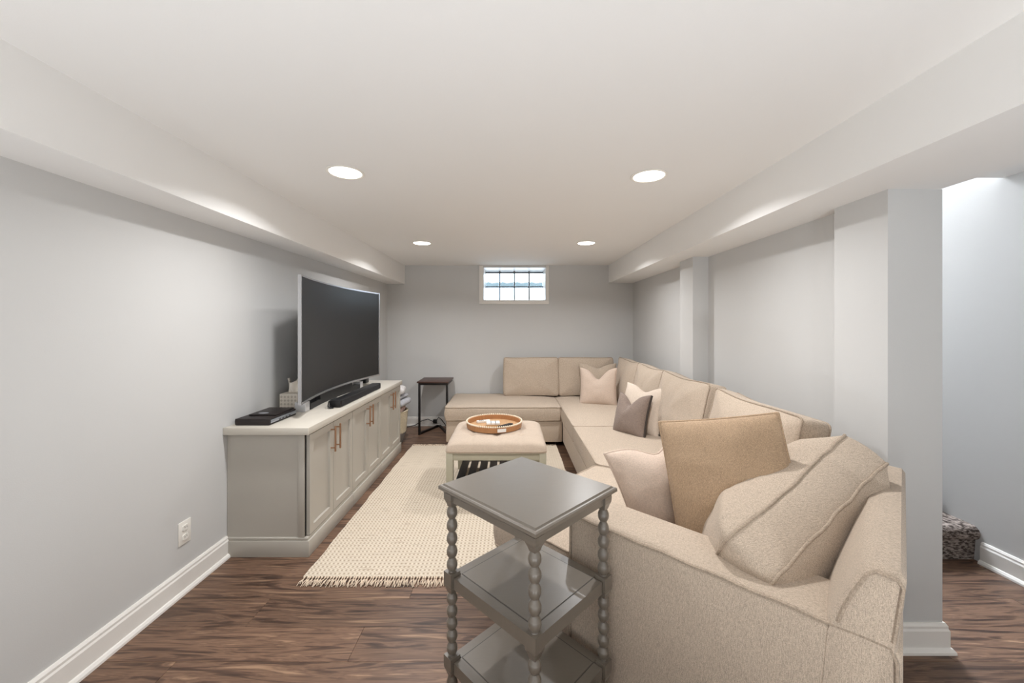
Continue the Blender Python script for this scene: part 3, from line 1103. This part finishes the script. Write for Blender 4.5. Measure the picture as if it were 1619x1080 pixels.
for i in range(nx):
    for j in range(ny):
        f.append((q(i, j, 1), q(i + 1, j, 1), q(i + 1, j + 1, 1), q(i, j + 1, 1)))
        f.append((q(i, j, 0), q(i, j + 1, 0), q(i + 1, j + 1, 0), q(i + 1, j, 0)))
for j in range(ny):
    f.append((q(0, j, 0), q(0, j, 1), q(0, j + 1, 1), q(0, j + 1, 0)))
    f.append((q(nx, j, 0), q(nx, j + 1, 0), q(nx, j + 1, 1), q(nx, j, 1)))
for i in range(nx):
    f.append((q(i, 0, 0), q(i + 1, 0, 0), q(i + 1, 0, 1), q(i, 0, 1)))
    f.append((q(i, ny, 0), q(i, ny, 1), q(i + 1, ny, 1), q(i + 1, ny, 0)))
O('rug_body', v, f, RUGM, rg, smooth=True, angle=0.8)
for (yy, sgn, lab) in ((RY0, -1, 'near fringe'), (RY1, 1, 'far fringe')):
    parts = []
    n = 105
    for i in range(n):
        x = RX0 + 0.01 + (RX1 - RX0 - 0.02) * i / (n - 1)
        # knot
        kx = x + random.uniform(-0.003, 0.003)
        pts = [(kx, yy - sgn * 0.002, 0.008), (kx, yy + sgn * 0.008, 0.010), (kx, yy + sgn * 0.018, 0.009)]
        parts.append(tube_vf(pts, 0.004, seg=5, radii=[0.003, 0.0062, 0.003]))
        for s_ in range(4):
            dx = random.uniform(-0.016, 0.016)
            L_ = random.uniform(0.032, 0.062)
            pts = [(kx, yy + sgn * 0.014, 0.007), (kx + dx * 0.5 + random.uniform(-.004, .004), yy + sgn * (0.016 + L_ * 0.5), 0.006 + random.uniform(0, 0.006)), (kx + dx, yy + sgn * (0.016 + L_), 0.003)]
            parts.append(tube_vf(pts, 0.0024, seg=4))
    v, f = join(*parts)
    o = O('fringe', v, f, FRINGE, rg, smooth=True)
    tag(o, 'knotted cream ' + lab, kind='stuff')

# ------------------------------------------------------------------ ottoman
OX0, OX1, OY0, OY1 = -0.498, 0.272, 2.975, 3.70
ot = E('ottoman', ((OX0 + OX1) / 2, (OY0 + OY1) / 2, 0.011), 'tufted beige ottoman with grey wooden frame on the rug', 'ottoman')
for xx in (OX0 + 0.004, OX1 - 0.056):
    for yy in (OY0 + 0.004, OY1 - 0.056):
        box('leg', xx, xx + 0.052, yy, yy + 0.052, 0.011, 0.378, OTTOFRAME, ot, r=0.003)
for (a, b, c, d) in ((OX0 + 0.056, OX1 - 0.056, OY0 + 0.010, OY0 + 0.032), (OX0 + 0.056, OX1 - 0.056, OY1 - 0.032, OY1 - 0.010),
                     (OX0 + 0.010, OX0 + 0.032, OY0 + 0.056, OY1 - 0.056), (OX1 - 0.032, OX1 - 0.010, OY0 + 0.056, OY1 - 0.056)):
    box('apron', a, b, c, d, 0.318, 0.378, OTTOFRAME, ot, r=0.002)
for (a, b, c, d) in ((OX0 + 0.056, OX1 - 0.056, OY0 + 0.012, OY0 + 0.040), (OX0 + 0.056, OX1 - 0.056, OY1 - 0.040, OY1 - 0.012)):
    box('stretcher', a, b, c, d, 0.075, 0.112, OTTOFRAME, ot, r=0.002)
ns = 8
sw_ = (OX1 - OX0 - 0.10) / ns
for k in range(ns):
    x0 = OX0 + 0.05 + k * sw_ + 0.010
    box('shelf_slat', x0, x0 + sw_ - 0.020, OY0 + 0.016, OY1 - 0.016, 0.112, 0.124, OTTOSLAT, ot, r=0.002)
# tufted cushion: grid with dimple seams
nx, ny = 56, 52
v, f = [], []
cxs = [(-0.5 + k / 4) for k in range(1, 4)]
zt = 0.468


def otop(u, w_):
    e = (1 - abs(2 * u) ** 9) * (1 - abs(2 * w_) ** 9)
    z = 0.392 + (zt - 0.392) * max(0.0, e) ** 0.38 + 0.008 * (1 - (2 * u) ** 2) * (1 - (2 * w_) ** 2)
    for k in cxs:
        z -= 0.009 * math.exp(-((u - k) / 0.010) ** 2)
        z -= 0.009 * math.exp(-((w_ - k) / 0.010) ** 2)
        for k2 in cxs:
            z -= 0.010 * math.exp(-((u - k) ** 2 + (w_ - k2) ** 2) / 0.0009)
    return z


def warp(t):
    s_ = 2 * t - 1
    return 0.5 * (abs(s_) ** 0.7 * (1 if s_ > 0 else -1))


W_, D_ = OX1 - OX0 + 0.006, OY1 - OY0 + 0.006
for i in range(nx + 1):
    for j in range(ny + 1):
        u = warp(i / nx); w_ = warp(j / ny)
        rr = 1.0
        v.append(((OX0 + OX1) / 2 + W_ * u * (1 - 0.02 * abs(2 * w_) ** 14), (OY0 + OY1) / 2 + D_ * w_ * (1 - 0.02 * abs(2 * u) ** 14), otop(u, w_)))
for i in range(nx):
    for j in range(ny):
        a = i * (ny + 1) + j
        f.append((a, a + ny + 1, a + ny + 2, a + 1))
per = [i * (ny + 1) for i in range(nx + 1)] + [nx * (ny + 1) + j for j in range(1, ny + 1)] + [i * (ny + 1) + ny for i in range(nx - 1, -1, -1)] + [j for j in range(ny - 1, 0, -1)]
b0 = len(v)
for k in per:
    p = v[k]
    v.append((p[0], p[1], 0.378))
n = len(per)
for k in range(n):
    j = (k + 1) % n
    f.append((per[k], per[j], b0 + j, b0 + k))
f.append([b0 + k for k in range(n)])
cu = O('cushion', v, f, OTTO, ot, smooth=True, angle=1.2)
tube('piping', [(v[k][0] * 1, v[k][1], 0.390) for k in per], 0.0045, OTTO, cu, closed=True)
for k in cxs:
    for k2 in cxs:
        bx_ = (OX0 + OX1) / 2 + W_ * k; by_ = (OY0 + OY1) / 2 + D_ * k2
        zz = otop(k, k2)
        v2, f2 = lathe_vf([(0.010, zz - 0.002), (0.011, zz + 0.002), (0.007, zz + 0.005), (0.001, zz + 0.006)], bx_, by_, 12)
        O('button', v2, f2, OTTO, cu, smooth=True)

# tray on the ottoman
TRX, TRY, TRZ, TRR = -0.145, 3.385, 0.477, 0.235
tr = E('serving_tray', (TRX, TRY, TRZ), 'round wooden tray with ivory beaded rim on the ottoman', 'tray')
v, f = lathe_vf([(TRR - 0.012, TRZ), (TRR - 0.012, TRZ + 0.010)], TRX, TRY, 64)
O('tray_base', v, f, TRAYI, tr, smooth=True, angle=0.6)
v, f = [], []
prof = [(TRR - 0.011, TRZ), (TRR, TRZ + 0.002), (TRR + 0.004, TRZ + 0.044), (TRR - 0.001, TRZ + 0.048), (TRR - 0.010, TRZ + 0.046), (TRR - 0.0115, TRZ + 0.010)]
for r_, z_ in prof:
    for k in range(72):
        a = 2 * PI * k / 72
        v.append((TRX + r_ * math.cos(a), TRY + r_ * math.sin(a), z_))
for i in range(len(prof)):
    for k in range(72):
        j = (i + 1) % len(prof)
        f.append((i * 72 + k, i * 72 + (k + 1) % 72, j * 72 + (k + 1) % 72, j * 72 + k))
O('tray_rim', v, f, TRAYW, tr, smooth=True, angle=0.6)
parts = []
nb_ = 84
for k in range(nb_):
    a = 2 * PI * k / nb_
    cx_, cy_ = TRX + (TRR + 0.001) * math.cos(a), TRY + (TRR + 0.001) * math.sin(a)
    parts.append(lathe_vf([(0.002, TRZ + 0.042), (0.0068, TRZ + 0.046), (0.0075, TRZ + 0.051), (0.005, TRZ + 0.056), (0.001, TRZ + 0.058)], cx_, cy_, 8))
v, f = join(*parts)
tag(O('bead_edging', v, f, BEAD, tr, smooth=True), 'ivory bead edging on the tray rim', kind='stuff')
for a0, a1 in ((-1.42, -1.12), (1.72, 2.02)):
    v, f = [], []
    n = 10
    for k in range(n + 1):
        a = a0 + (a1 - a0) * k / n
        for (r_, z_) in ((TRR + 0.001, TRZ + 0.010), (TRR + 0.0065, TRZ + 0.010), (TRR + 0.0075, TRZ + 0.036), (TRR + 0.002, TRZ + 0.036)):
            v.append((TRX + r_ * math.cos(a), TRY + r_ * math.sin(a), z_))
    for k in range(n):
        for q_ in range(4):
            f.append((k * 4 + q_, k * 4 + (q_ + 1) % 4, k * 4 + 4 + (q_ + 1) % 4, k * 4 + 4 + q_))
    f.append((3, 2, 1, 0)); f.append((n * 4, n * 4 + 1, n * 4 + 2, n * 4 + 3))
    O('tray_handle', v, f, WHITEP, tr)
TF = TRZ + 0.010
# coaster box, two remotes
cbx = E('coaster_box', (-0.152, 3.32, TF), 'small wooden box topped with white tiles and black line marks', 'coaster box')
M = Matrix.Translation((-0.152, 3.325, 0)) @ Matrix.Rotation(0.08, 4, 'Z')
v, f = box_vf(-0.058, 0.058, -0.045, 0.045, TF, TF + 0.028, 0.002)
O('box_base', xform(v, M), f, BOXWOOD, cbx)
for k in range(3):
    v, f = box_vf(-0.056 + k * 0.038, -0.020 + k * 0.038, -0.043, 0.043, TF + 0.028, TF + 0.042, 0.002)
    tl = O('tile', xform(v, M), f, WHITEP, cbx)
    if k < 2:
        v, f = box_vf(-0.021 + k * 0.038, -0.0165 + k * 0.038, -0.042, 0.030, TF + 0.0415, TF + 0.0432)
        O('line_mark', xform(v, M), f, BLACKP, cbx)


def remote(label, cx, cy, rot, L_, W2, m, bm_, nbtn):
    r_ = E('remote_control', (cx, cy, TF), label, 'remote')
    M_ = Matrix.Translation((cx, cy, 0)) @ Matrix.Rotation(rot, 4, 'Z')
    ol = round_poly([(-W2 / 2, -L_ / 2), (W2 / 2, -L_ / 2), (W2 / 2, L_ / 2), (-W2 / 2, L_ / 2)], 0.018, 5)
    v, f = prism_vf(ol, TF, TF + 0.020, 0.004, 2)
    O('shell', xform(v, M_), f, m, r_, smooth=True, angle=0.7)
    for k in range(nbtn):
        v, f = lathe_vf([(0.0045, TF + 0.020), (0.004, TF + 0.0225)], -0.010 + 0.010 * (k % 3), -L_ / 2 + 0.03 + 0.014 * (k // 3), 8)
        O('button', xform(v, M_), f, bm_, r_)


remote('black remote control lying in the round tray', -0.048, 3.315, -0.75, 0.165, 0.046, BLACKP, SLOT, 15)
remote('white remote control at the back of the round tray', -0.245, 3.475, -1.25, 0.125, 0.038, WHITEP, SLOT, 9)

# ------------------------------------------------------------------ side table with bobbin legs (set along the angled sofa end)
R2 = math.sqrt(0.5)


def TS(t, s, z=None):
    """plan coordinates along (t) and across (s) the angled sofa end"""
    p = ((t - s) * R2, (t + s) * R2)
    return p if z is None else (p[0], p[1], z)


TC, SCN = 1.003, 0.924
HT, HS = 0.212, 0.227
TTOP = 0.795
st = E('side_table', TS(TC, SCN, 0), 'three tier grey wooden side table with turned bobbin legs', 'table')


def ts_box(t0, t1, s0, s1, z0, z1, r=0.0, seg=2):
    poly = [TS(t0, s0), TS(t1, s0), TS(t1, s1), TS(t0, s1)]
    return prism_vf(poly, z0, z1, r, seg)


# moulded top: stacked outline profile swept round the rectangle
v, f = [], []
prof = [(-0.022, TTOP - 0.030), (-0.012, TTOP - 0.028), (-0.006, TTOP - 0.022), (0.0, TTOP - 0.018), (0.0, TTOP - 0.008), (-0.004, TTOP - 0.005), (-0.010, TTOP - 0.005), (-0.012, TTOP - 0.003), (-0.014, TTOP)]
for g_, z_ in prof:
    for (a, b) in ((-1, -1), (1, -1), (1, 1), (-1, 1)):
        v.append(TS(TC + a * (HT + g_), SCN + b * (HS + g_), z_))
for i in range(len(prof) - 1):
    for k in range(4):
        j = (k + 1) % 4
        f.append((i * 4 + k, i * 4 + j, i * 4 + 4 + j, i * 4 + 4 + k))
f.append((3, 2, 1, 0)); n = (len(prof) - 1) * 4
f.append((n, n + 1, n + 2, n + 3))
# rotate object so the grain follows the board: build in local frame
O('tabletop', v, f, SIDE, st)
IN = 0.034
LT, LS = HT - IN, HS - IN
for (a0, a1, b0_, b1_) in ((TC - LT + 0.02, TC + LT - 0.02, SCN - LS - 0.012, SCN - LS + 0.006), (TC - LT + 0.02, TC + LT - 0.02, SCN + LS - 0.006, SCN + LS + 0.012),
                         (TC - LT - 0.012, TC - LT + 0.006, SCN - LS + 0.02, SCN + LS - 0.02), (TC + LT - 0.006, TC + LT + 0.012, SCN - LS + 0.02, SCN + LS - 0.02)):
    v, f = ts_box(a0, a1, b0_, b1_, TTOP - 0.058, TTOP - 0.030)
    O('apron', v, f, SIDE, st)


def bobbin(z0, z1, nb):
    """beads from z0 to z1, (r,z) profile"""
    p = []
    h = (z1 - z0) / nb
    for i in range(nb):
        b = z0 + i * h
        p += [(0.0105, b), (0.0125, b + 0.04 * h), (0.0160, b + 0.16 * h), (0.0185, b + 0.32 * h), (0.0192, b + 0.48 * h), (0.0183, b + 0.62 * h), (0.0178, b + 0.66 * h), (0.0174, b + 0.67 * h), (0.0160, b + 0.76 * h), (0.0130, b + 0.88 * h), (0.0110, b + 0.96 * h)]
    p.append((0.0105, z1))
    return p


Z_MID, Z_LOW = 0.478, 0.186
for a in (-1, 1):
    for b in (-1, 1):
        cx_, cy_ = TS(TC + a * LT, SCN + b * LS)
        prof = [(0.012, 0.0), (0.017, 0.006), (0.019, 0.030), (0.013, 0.045), (0.012, 0.055), (0.018, 0.075), (0.020, 0.100), (0.014, 0.125), (0.013, Z_LOW - 0.042)]
        prof += [(0.0135, Z_LOW + 0.012)]
        prof += bobbin(Z_LOW + 0.014, Z_MID - 0.060, 5)
        prof += [(0.0125, Z_MID - 0.056), (0.0165, Z_MID - 0.044), (0.0165, Z_MID + 0.004), (0.0125, Z_MID + 0.012)]
        prof += bobbin(Z_MID + 0.014, TTOP - 0.075, 5)
        prof += [(0.012, TTOP - 0.072), (0.0155, TTOP - 0.066), (0.013, TTOP - 0.060), (0.017, TTOP - 0.050), (0.017, TTOP - 0.030)]
        v, f = lathe_vf(prof, cx_, cy_, 20)
        lg = O('leg', v, f, SIDE, st, smooth=True, angle=0.9)
        for (zz0, zz1) in ((Z_LOW - 0.046, Z_LOW + 0.012), (Z_MID - 0.050, Z_MID + 0.012), (TTOP - 0.066, TTOP - 0.0302)):
            # square blocks where the shelves are joined, cut to a curved bracket below
            hb = 0.0205
            pts = []
            v, f = [], []
            for (k_, z_) in ((0.55, zz0 - 0.012), (0.72, zz0), (0.95, zz0 + 0.012), (1.0, zz0 + 0.022), (1.0, zz1)):
                for (aa, bb_) in ((-1, -1), (1, -1), (1, 1), (-1, 1)):
                    v.append(TS(TC + a * LT + aa * hb * k_, SCN + b * LS + bb_ * hb * k_, z_))
            for i in range(4):
                for k in range(4):
                    j = (k + 1) % 4
                    f.append((i * 4 + k, i * 4 + j, i * 4 + 4 + j, i * 4 + 4 + k))
            f.append((3, 2, 1, 0)); f.append((16, 17, 18, 19))
            O('corner_block', v, f, SIDE, lg)
for z_ in (Z_MID, Z_LOW):
    t0, t1, s0, s1 = TC - LT - 0.010, TC + LT + 0.010, SCN - LS - 0.010, SCN + LS + 0.010
    c_ = 0.0335
    poly = [TS(t0 + c_, s0), TS(t1 - c_, s0), TS(t1 - c_, s0 + c_), TS(t1, s0 + c_), TS(t1, s1 - c_), TS(t1 - c_, s1 - c_), TS(t1 - c_, s1), TS(t0 + c_, s1), TS(t0 + c_, s1 - c_), TS(t0, s1 - c_), TS(t0, s0 + c_), TS(t0 + c_, s0 + c_)]
    v, f = prism_vf(poly, z_ - 0.040, z_)
    sh = O('shelf', v, f, SIDE, st)
    # centre panel set a hair proud, leaving a fine groove to the border
    g_ = 0.030
    v, f = ts_box(t0 + g_ + 0.006, t1 - g_ - 0.006, s0 + g_ + 0.006, s1 - g_ - 0.006, z_, z_ + 0.0012)
    O('shelf_panel', v, f, SIDE, sh)
    for (a0, a1, b0_, b1_) in ((t0 + g_ + 0.004, t1 - g_ - 0.004, s0 + g_ + 0.003, s0 + g_ + 0.005), (t0 + g_ + 0.004, t1 - g_ - 0.004, s1 - g_ - 0.005, s1 - g_ - 0.003),
                             (t0 + g_ + 0.003, t0 + g_ + 0.005, s0 + g_ + 0.006, s1 - g_ - 0.006), (t1 - g_ - 0.005, t1 - g_ - 0.003, s0 + g_ + 0.006, s1 - g_ - 0.006)):
        v, f = ts_box(a0, a1, b0_, b1_, z_, z_ + 0.0004)
        O('groove', v, f, SIDEGROOVE, sh)

# ------------------------------------------------------------------ sectional sofa
SO = E('sectional_sofa', (0.9, 3.2, 0.0), 'large beige linen sectional sofa wrapping the far corner', 'sofa')
SEAT, SB = 0.435, 0.29
# bases
def base(poly, label=None):
    v, f = prism_vf(poly, 0.045, SB - 0.004, 0.012, 3)
    return O('base', v, f, SOFA, SO, smooth=True, angle=0.7)


base([(-0.725, 4.365), (0.572, 4.365), (0.572, 5.235), (-0.725, 5.235)])
base([(0.578, 2.60), (1.54, 1.98), (1.54, 5.235), (0.578, 5.235)])
P1 = TS(1.284, 1.41); P2 = (0.56, 2.565)
base([TS(1.292, 0.16), TS(2.16, 0.16), (1.50, 1.95), (0.572, 2.555), TS(1.292, 1.40)])
for (x_, y_) in ((-0.66, 4.43), (-0.66, 5.17), (0.50, 4.43), (0.64, 3.60), (0.66, 2.72), TS(1.36, 1.33), TS(1.36, 0.22), (1.45, 5.12), (1.45, 3.5)):
    v, f = lathe_vf([(0.020, 0.0), (0.027, 0.047)], x_, y_, 12)
    O('foot', v, f, LEGM, SO, smooth=True, angle=0.7)


def seat(poly, z0=SB, z1=SEAT, crown=0.022, seed=0.0, rr=0.035):
    ol = resample(round_poly(poly, rr), 0.06)
    vf, lb, lt = puffed(ol, z0, z1, crown, 0.0, side=0.010, wob=0.005, seed=seed)
    o = O('seat_cushion', vf[0], vf[1], SOFA, SO, smooth=True, angle=1.2)
    for lp_ in (lb, lt):
        v, f = tube_vf(lp_, 0.0045, closed=True, seg=6)
        O('piping', v, f, SOFA_PIPE, o, smooth=True)
    return o


seat([(-0.738, 4.350), (0.556, 4.350), (0.556, 5.22), (-0.738, 5.22)], seed=1)
seat([(0.562, 3.545), (1.42, 3.545), (1.42, 5.20), (0.562, 5.20)], seed=4)
seat([(0.562, 2.575), (1.42, 2.02), (1.42, 3.538), (0.562, 3.538)], seed=8)
seat([TS(1.284, 0.94), TS(1.47, 0.92), TS(1.47, 0.20), TS(2.10, 0.20), (1.41, 2.00), (0.552, 2.560), TS(1.284, 1.41)], crown=0.010, seed=11)

# frames behind the back cushions
v, f = box_vf(-0.105, 1.55, 5.13, 5.245, SB, 0.785, 0.03, 3)
O('back_frame', v, f, SOFA, SO, smooth=True, angle=0.9)
v, f = box_vf(1.452, 1.552, 3.51, 5.125, SB, 0.785, 0.03, 3)
O('back_frame', v, f, SOFA, SO, smooth=True, angle=0.9)
v, f = box_vf(1.41, 1.50, 1.93, 3.50, SB, 0.785, 0.03, 3)
O('back_frame', v, f, SOFA, SO, smooth=True, angle=0.9)

# angled end: arm and back
ARM_T0, ARM_T1, ARM_S0, ARM_S1, ARM_Z = 1.232, 1.455, 0.0, 0.915, 0.620
poly = [TS(ARM_T0, ARM_S0), TS(ARM_T1, ARM_S0), TS(ARM_T1, ARM_S1), TS(ARM_T0, ARM_S1)]
v, f = prism_vf(poly, 0.045, ARM_Z, 0.018, 3)
arm = O('arm', v, f, SOFA, SO, smooth=True, angle=0.7)
pts = [TS(ARM_T0 + 0.002, ARM_S0 + 0.01, 0.06)] + [TS(ARM_T0 + 0.002, ARM_S0 + 0.010, ARM_Z - 0.03)] + [TS(ARM_T0 + 0.002, ARM_S0 + 0.02 + (ARM_S1 - ARM_S0 - 0.04) * k / 20, ARM_Z - 0.001 + 0.002 * math.sin(k * 1.7)) for k in range(21)] + [TS(ARM_T0 + 0.001, ARM_S1 - 0.008, ARM_Z - 0.012), TS(ARM_T0 + 0.001, ARM_S1 - 0.002, 0.06)]
tube('piping', pts, 0.0052, SOFA_PIPE, arm)
pts = [TS(ARM_T1 - 0.004, ARM_S1 - 0.001, 0.30), TS(ARM_T1 - 0.008, ARM_S1 - 0.001, ARM_Z - 0.02), TS(ARM_T1 - 0.03, ARM_S1 - 0.003, ARM_Z - 0.001), TS(ARM_T0 + 0.03, ARM_S1 - 0.003, ARM_Z - 0.001)]
tube('piping', pts, 0.0048, SOFA_PIPE, arm)

# back: profile in (s, z), swept along t
bp_ = [(0.012, 0.05), (0.010, 0.60), (-0.006, 0.775), (0.004, 0.790), (0.045, 0.793), (0.062, 0.780), (0.092, 0.720), (0.120, 0.655), (0.138, 0.600), (0.150, 0.45), (0.150, 0.05)]
tt = [ARM_T0 - 0.002, ARM_T0 + 0.012] + [1.27 + (2.16 - 1.27) * k / 14 for k in range(15)]
v, f = [], []
for i, t_ in enumerate(tt):
    k_ = 1.0
    ins = 0.010 if i == 0 else 0.0
    cs = sum(p[0] for p in bp_) / len(bp_)
    for (s_, z_) in bp_:
        ss = s_ + (cs - s_) * (0.10 if i == 0 else 0)
        zz = z_ - ins * (1 if z_ > 0.7 else 0)
        puff = 0.018 * math.sin(min(1, max(0, (t_ - 1.23) / 0.25)) * PI / 2) if (s_ > 0.05 and z_ > 0.5) else 0
        v.append(TS(t_, ss + puff, zz))
n = len(bp_)
for i in range(len(tt) - 1):
    for k in range(n):
        j = (k + 1) % n
        f.append((i * n + k, i * n + j, (i + 1) * n + j, (i + 1) * n + k))
f.append(list(range(n))); f.append(list(range((len(tt) - 1) * n, len(tt) * n))[::-1])
ab = O('back_frame', v, f, SOFA, SO, smooth=True, angle=0.9)
tq = ARM_T0 - 0.001
tube('piping', [TS(tq, 0.015, 0.635), TS(tq, 0.0, 0.765), TS(tq, 0.008, 0.780), TS(tq, 0.044, 0.783), TS(tq, 0.058, 0.772), TS(tq, 0.085, 0.715), TS(tq, 0.102, 0.668), TS(tq, 0.112, 0.632)], 0.005, SOFA_PIPE, ab)

# loose back cushions
box_cushion('back_cushion', SO, (0.255, 5.035, 0.695), (1, 0, 0), (0, 0.12, 1), 0.685, 0.48, 0.11, 0.035, SOFA, SOFA_PIPE, 1.0)
box_cushion('back_cushion', SO, (0.955, 5.035, 0.695), (1, 0, 0), (0, 0.12, 1), 0.69, 0.48, 0.11, 0.035, SOFA, SOFA_PIPE, 2.0)
box_cushion('back_cushion', SO, (1.355, 4.50, 0.70), (0, -1, 0), (0.20, 0, 1), 0.74, 0.49, 0.12, 0.035, SOFA, SOFA_PIPE, 3.0)
box_cushion('back_cushion', SO, (1.345, 3.775, 0.70), (0, -1, 0), (0.22, 0, 1), 0.69, 0.49, 0.12, 0.04, SOFA, SOFA_PIPE, 4.0)
box_cushion('back_cushion', SO, (1.315, 3.00, 0.70), (0, -1, 0), (0.24, 0, 1), 0.80, 0.50, 0.12, 0.045, SOFA, SOFA_PIPE, 5.0)
box_cushion('back_cushion', SO, (1.275, 2.08, 0.695), (-0.06, -1, 0), (0.24, 0, 1), 0.80, 0.50, 0.12, 0.045, SOFA, SOFA_PIPE, 6.0)
# the slumped cushion of the angled end, seen over its top boxing
e1 = Vector((0.847, 0.397, 0.344)); od = Vector((-0.012, -0.647, 0.762))
Mtop = Vector((0.99, 1.27, 0.80))
box_cushion('back_cushion', SO, tuple(Mtop - od * 0.235), tuple(-e1), tuple(od), 0.70, 0.45, 0.135, 0.13, SOFA, SOFA_PIPE, 7.0, wob=0.022, pr=0.0055)

# ------------------------------------------------------------------ throw pillows
G = 'throw pillows on the sectional sofa'
pillow('beige throw pillow behind the cream one in the far sofa corner', G, (1.08, 4.86, 0.655), (1, -0.05, 0), (0, 0.25, 1), 0.46, 0.44, 0.15, SOFA, chop=0.05, seed=1)
pillow('cream throw pillow with a deep dent in the far sofa corner', G, (1.00, 4.50, 0.640), (1, -0.35, 0.03), (0.1, 0.28, 1), 0.42, 0.44, 0.16, BLUSHP, chop=0.12, seed=2)
pillow('cream throw pillow half hidden behind the grey dark-trimmed one', G, (1.12, 3.36, 0.630), (0.55, -0.83, 0), (0.30, 0.22, 1), 0.42, 0.42, 0.15, CREAMP, chop=0.05, seed=3)
gp = pillow('small grey throw pillow with dark trim against the sofa back', G, (1.015, 3.30, 0.595), (0.50, -0.86, 0.06), (0.28, 0.20, 1), 0.34, 0.36, 0.17, GREYP, chop=0.10, pm=GREYP, seed=4, chop_x=-0.1)
M = frame((1.015, 3.30, 0.595), (0.50, -0.86, 0.06), (0.28, 0.20, 1))
tube('trim', xform([(0.17 * (1 - 0.07 * (1 - q * q)) + 0.003, 0.18 * q, 0) for q in [k / 10 - 1 for k in range(21)]], M), 0.009, GREYTRIM, gp, seg=8)
pillow('pale throw pillow with piped edge inside the near arm', G, TS(1.70, 0.745, 0.655), (0.93, 0.16, 0.30), (0.05, 0.22, 1), 0.42, 0.41, 0.22, BLUSHP, chop=0.07, pm=BLUSHP, pr=0.005, seed=5, chop_x=0.1, wrinkle=0.014)
pillow('large taupe throw pillow leaning inside the near arm', G, TS(1.645, 0.462, 0.690), tuple(Vector(TS(0.26, -0.95, 0)) + Vector((0, 0, 0.20))), (0.22, 0.12, 1), 0.43, 0.60, 0.15, TAUPE, chop=0.0, pm=TAUPE, pr=0.006, seed=6, ear=0.02, wrinkle=0.012)

# ------------------------------------------------------------------ carpeted stair
stt = E('carpeted_stair', (2.23, 2.4, 0), 'grey patterned carpeted stair rising behind the pillar', 'stair')
for k in range(7):
    y0 = 2.24 + k * 0.26
    z0 = 0.0; z1 = 0.197 * (k + 1)
    # side outline in (y,z) with a rounded nosing
    ol = [(y0 + 0.02, max(0, z1 - 0.197 - 0.001) if k else 0.0), (y0 + 0.012, z1 - 0.07)]
    for q_ in range(9):
        a = -PI * 0.5 * 0.6 + (PI * 0.5 * 1.6) * q_ / 8
        ol.append((y0 + 0.030 - 0.042 * math.cos(a), z1 - 0.042 + 0.042 * math.sin(a)))
    ol += [(y0 + 0.30, z1), (y0 + 0.30, max(0, z1 - 0.197 - 0.001) if k else 0.0)]
    n = len(ol)
    v = [(1.800, a, b) for a, b in ol] + [(2.668, a, b) for a, b in ol]
    f = [list(range(n)), list(range(n, 2 * n))[::-1]] + [(i, (i + 1) % n, n + (i + 1) % n, n + i) for i in range(n)]
    O('step', v, f, CARPET, stt, smooth=True, angle=0.6)

for o in list(bpy.data.objects):
    if '_w' in o:
        del o['_w']
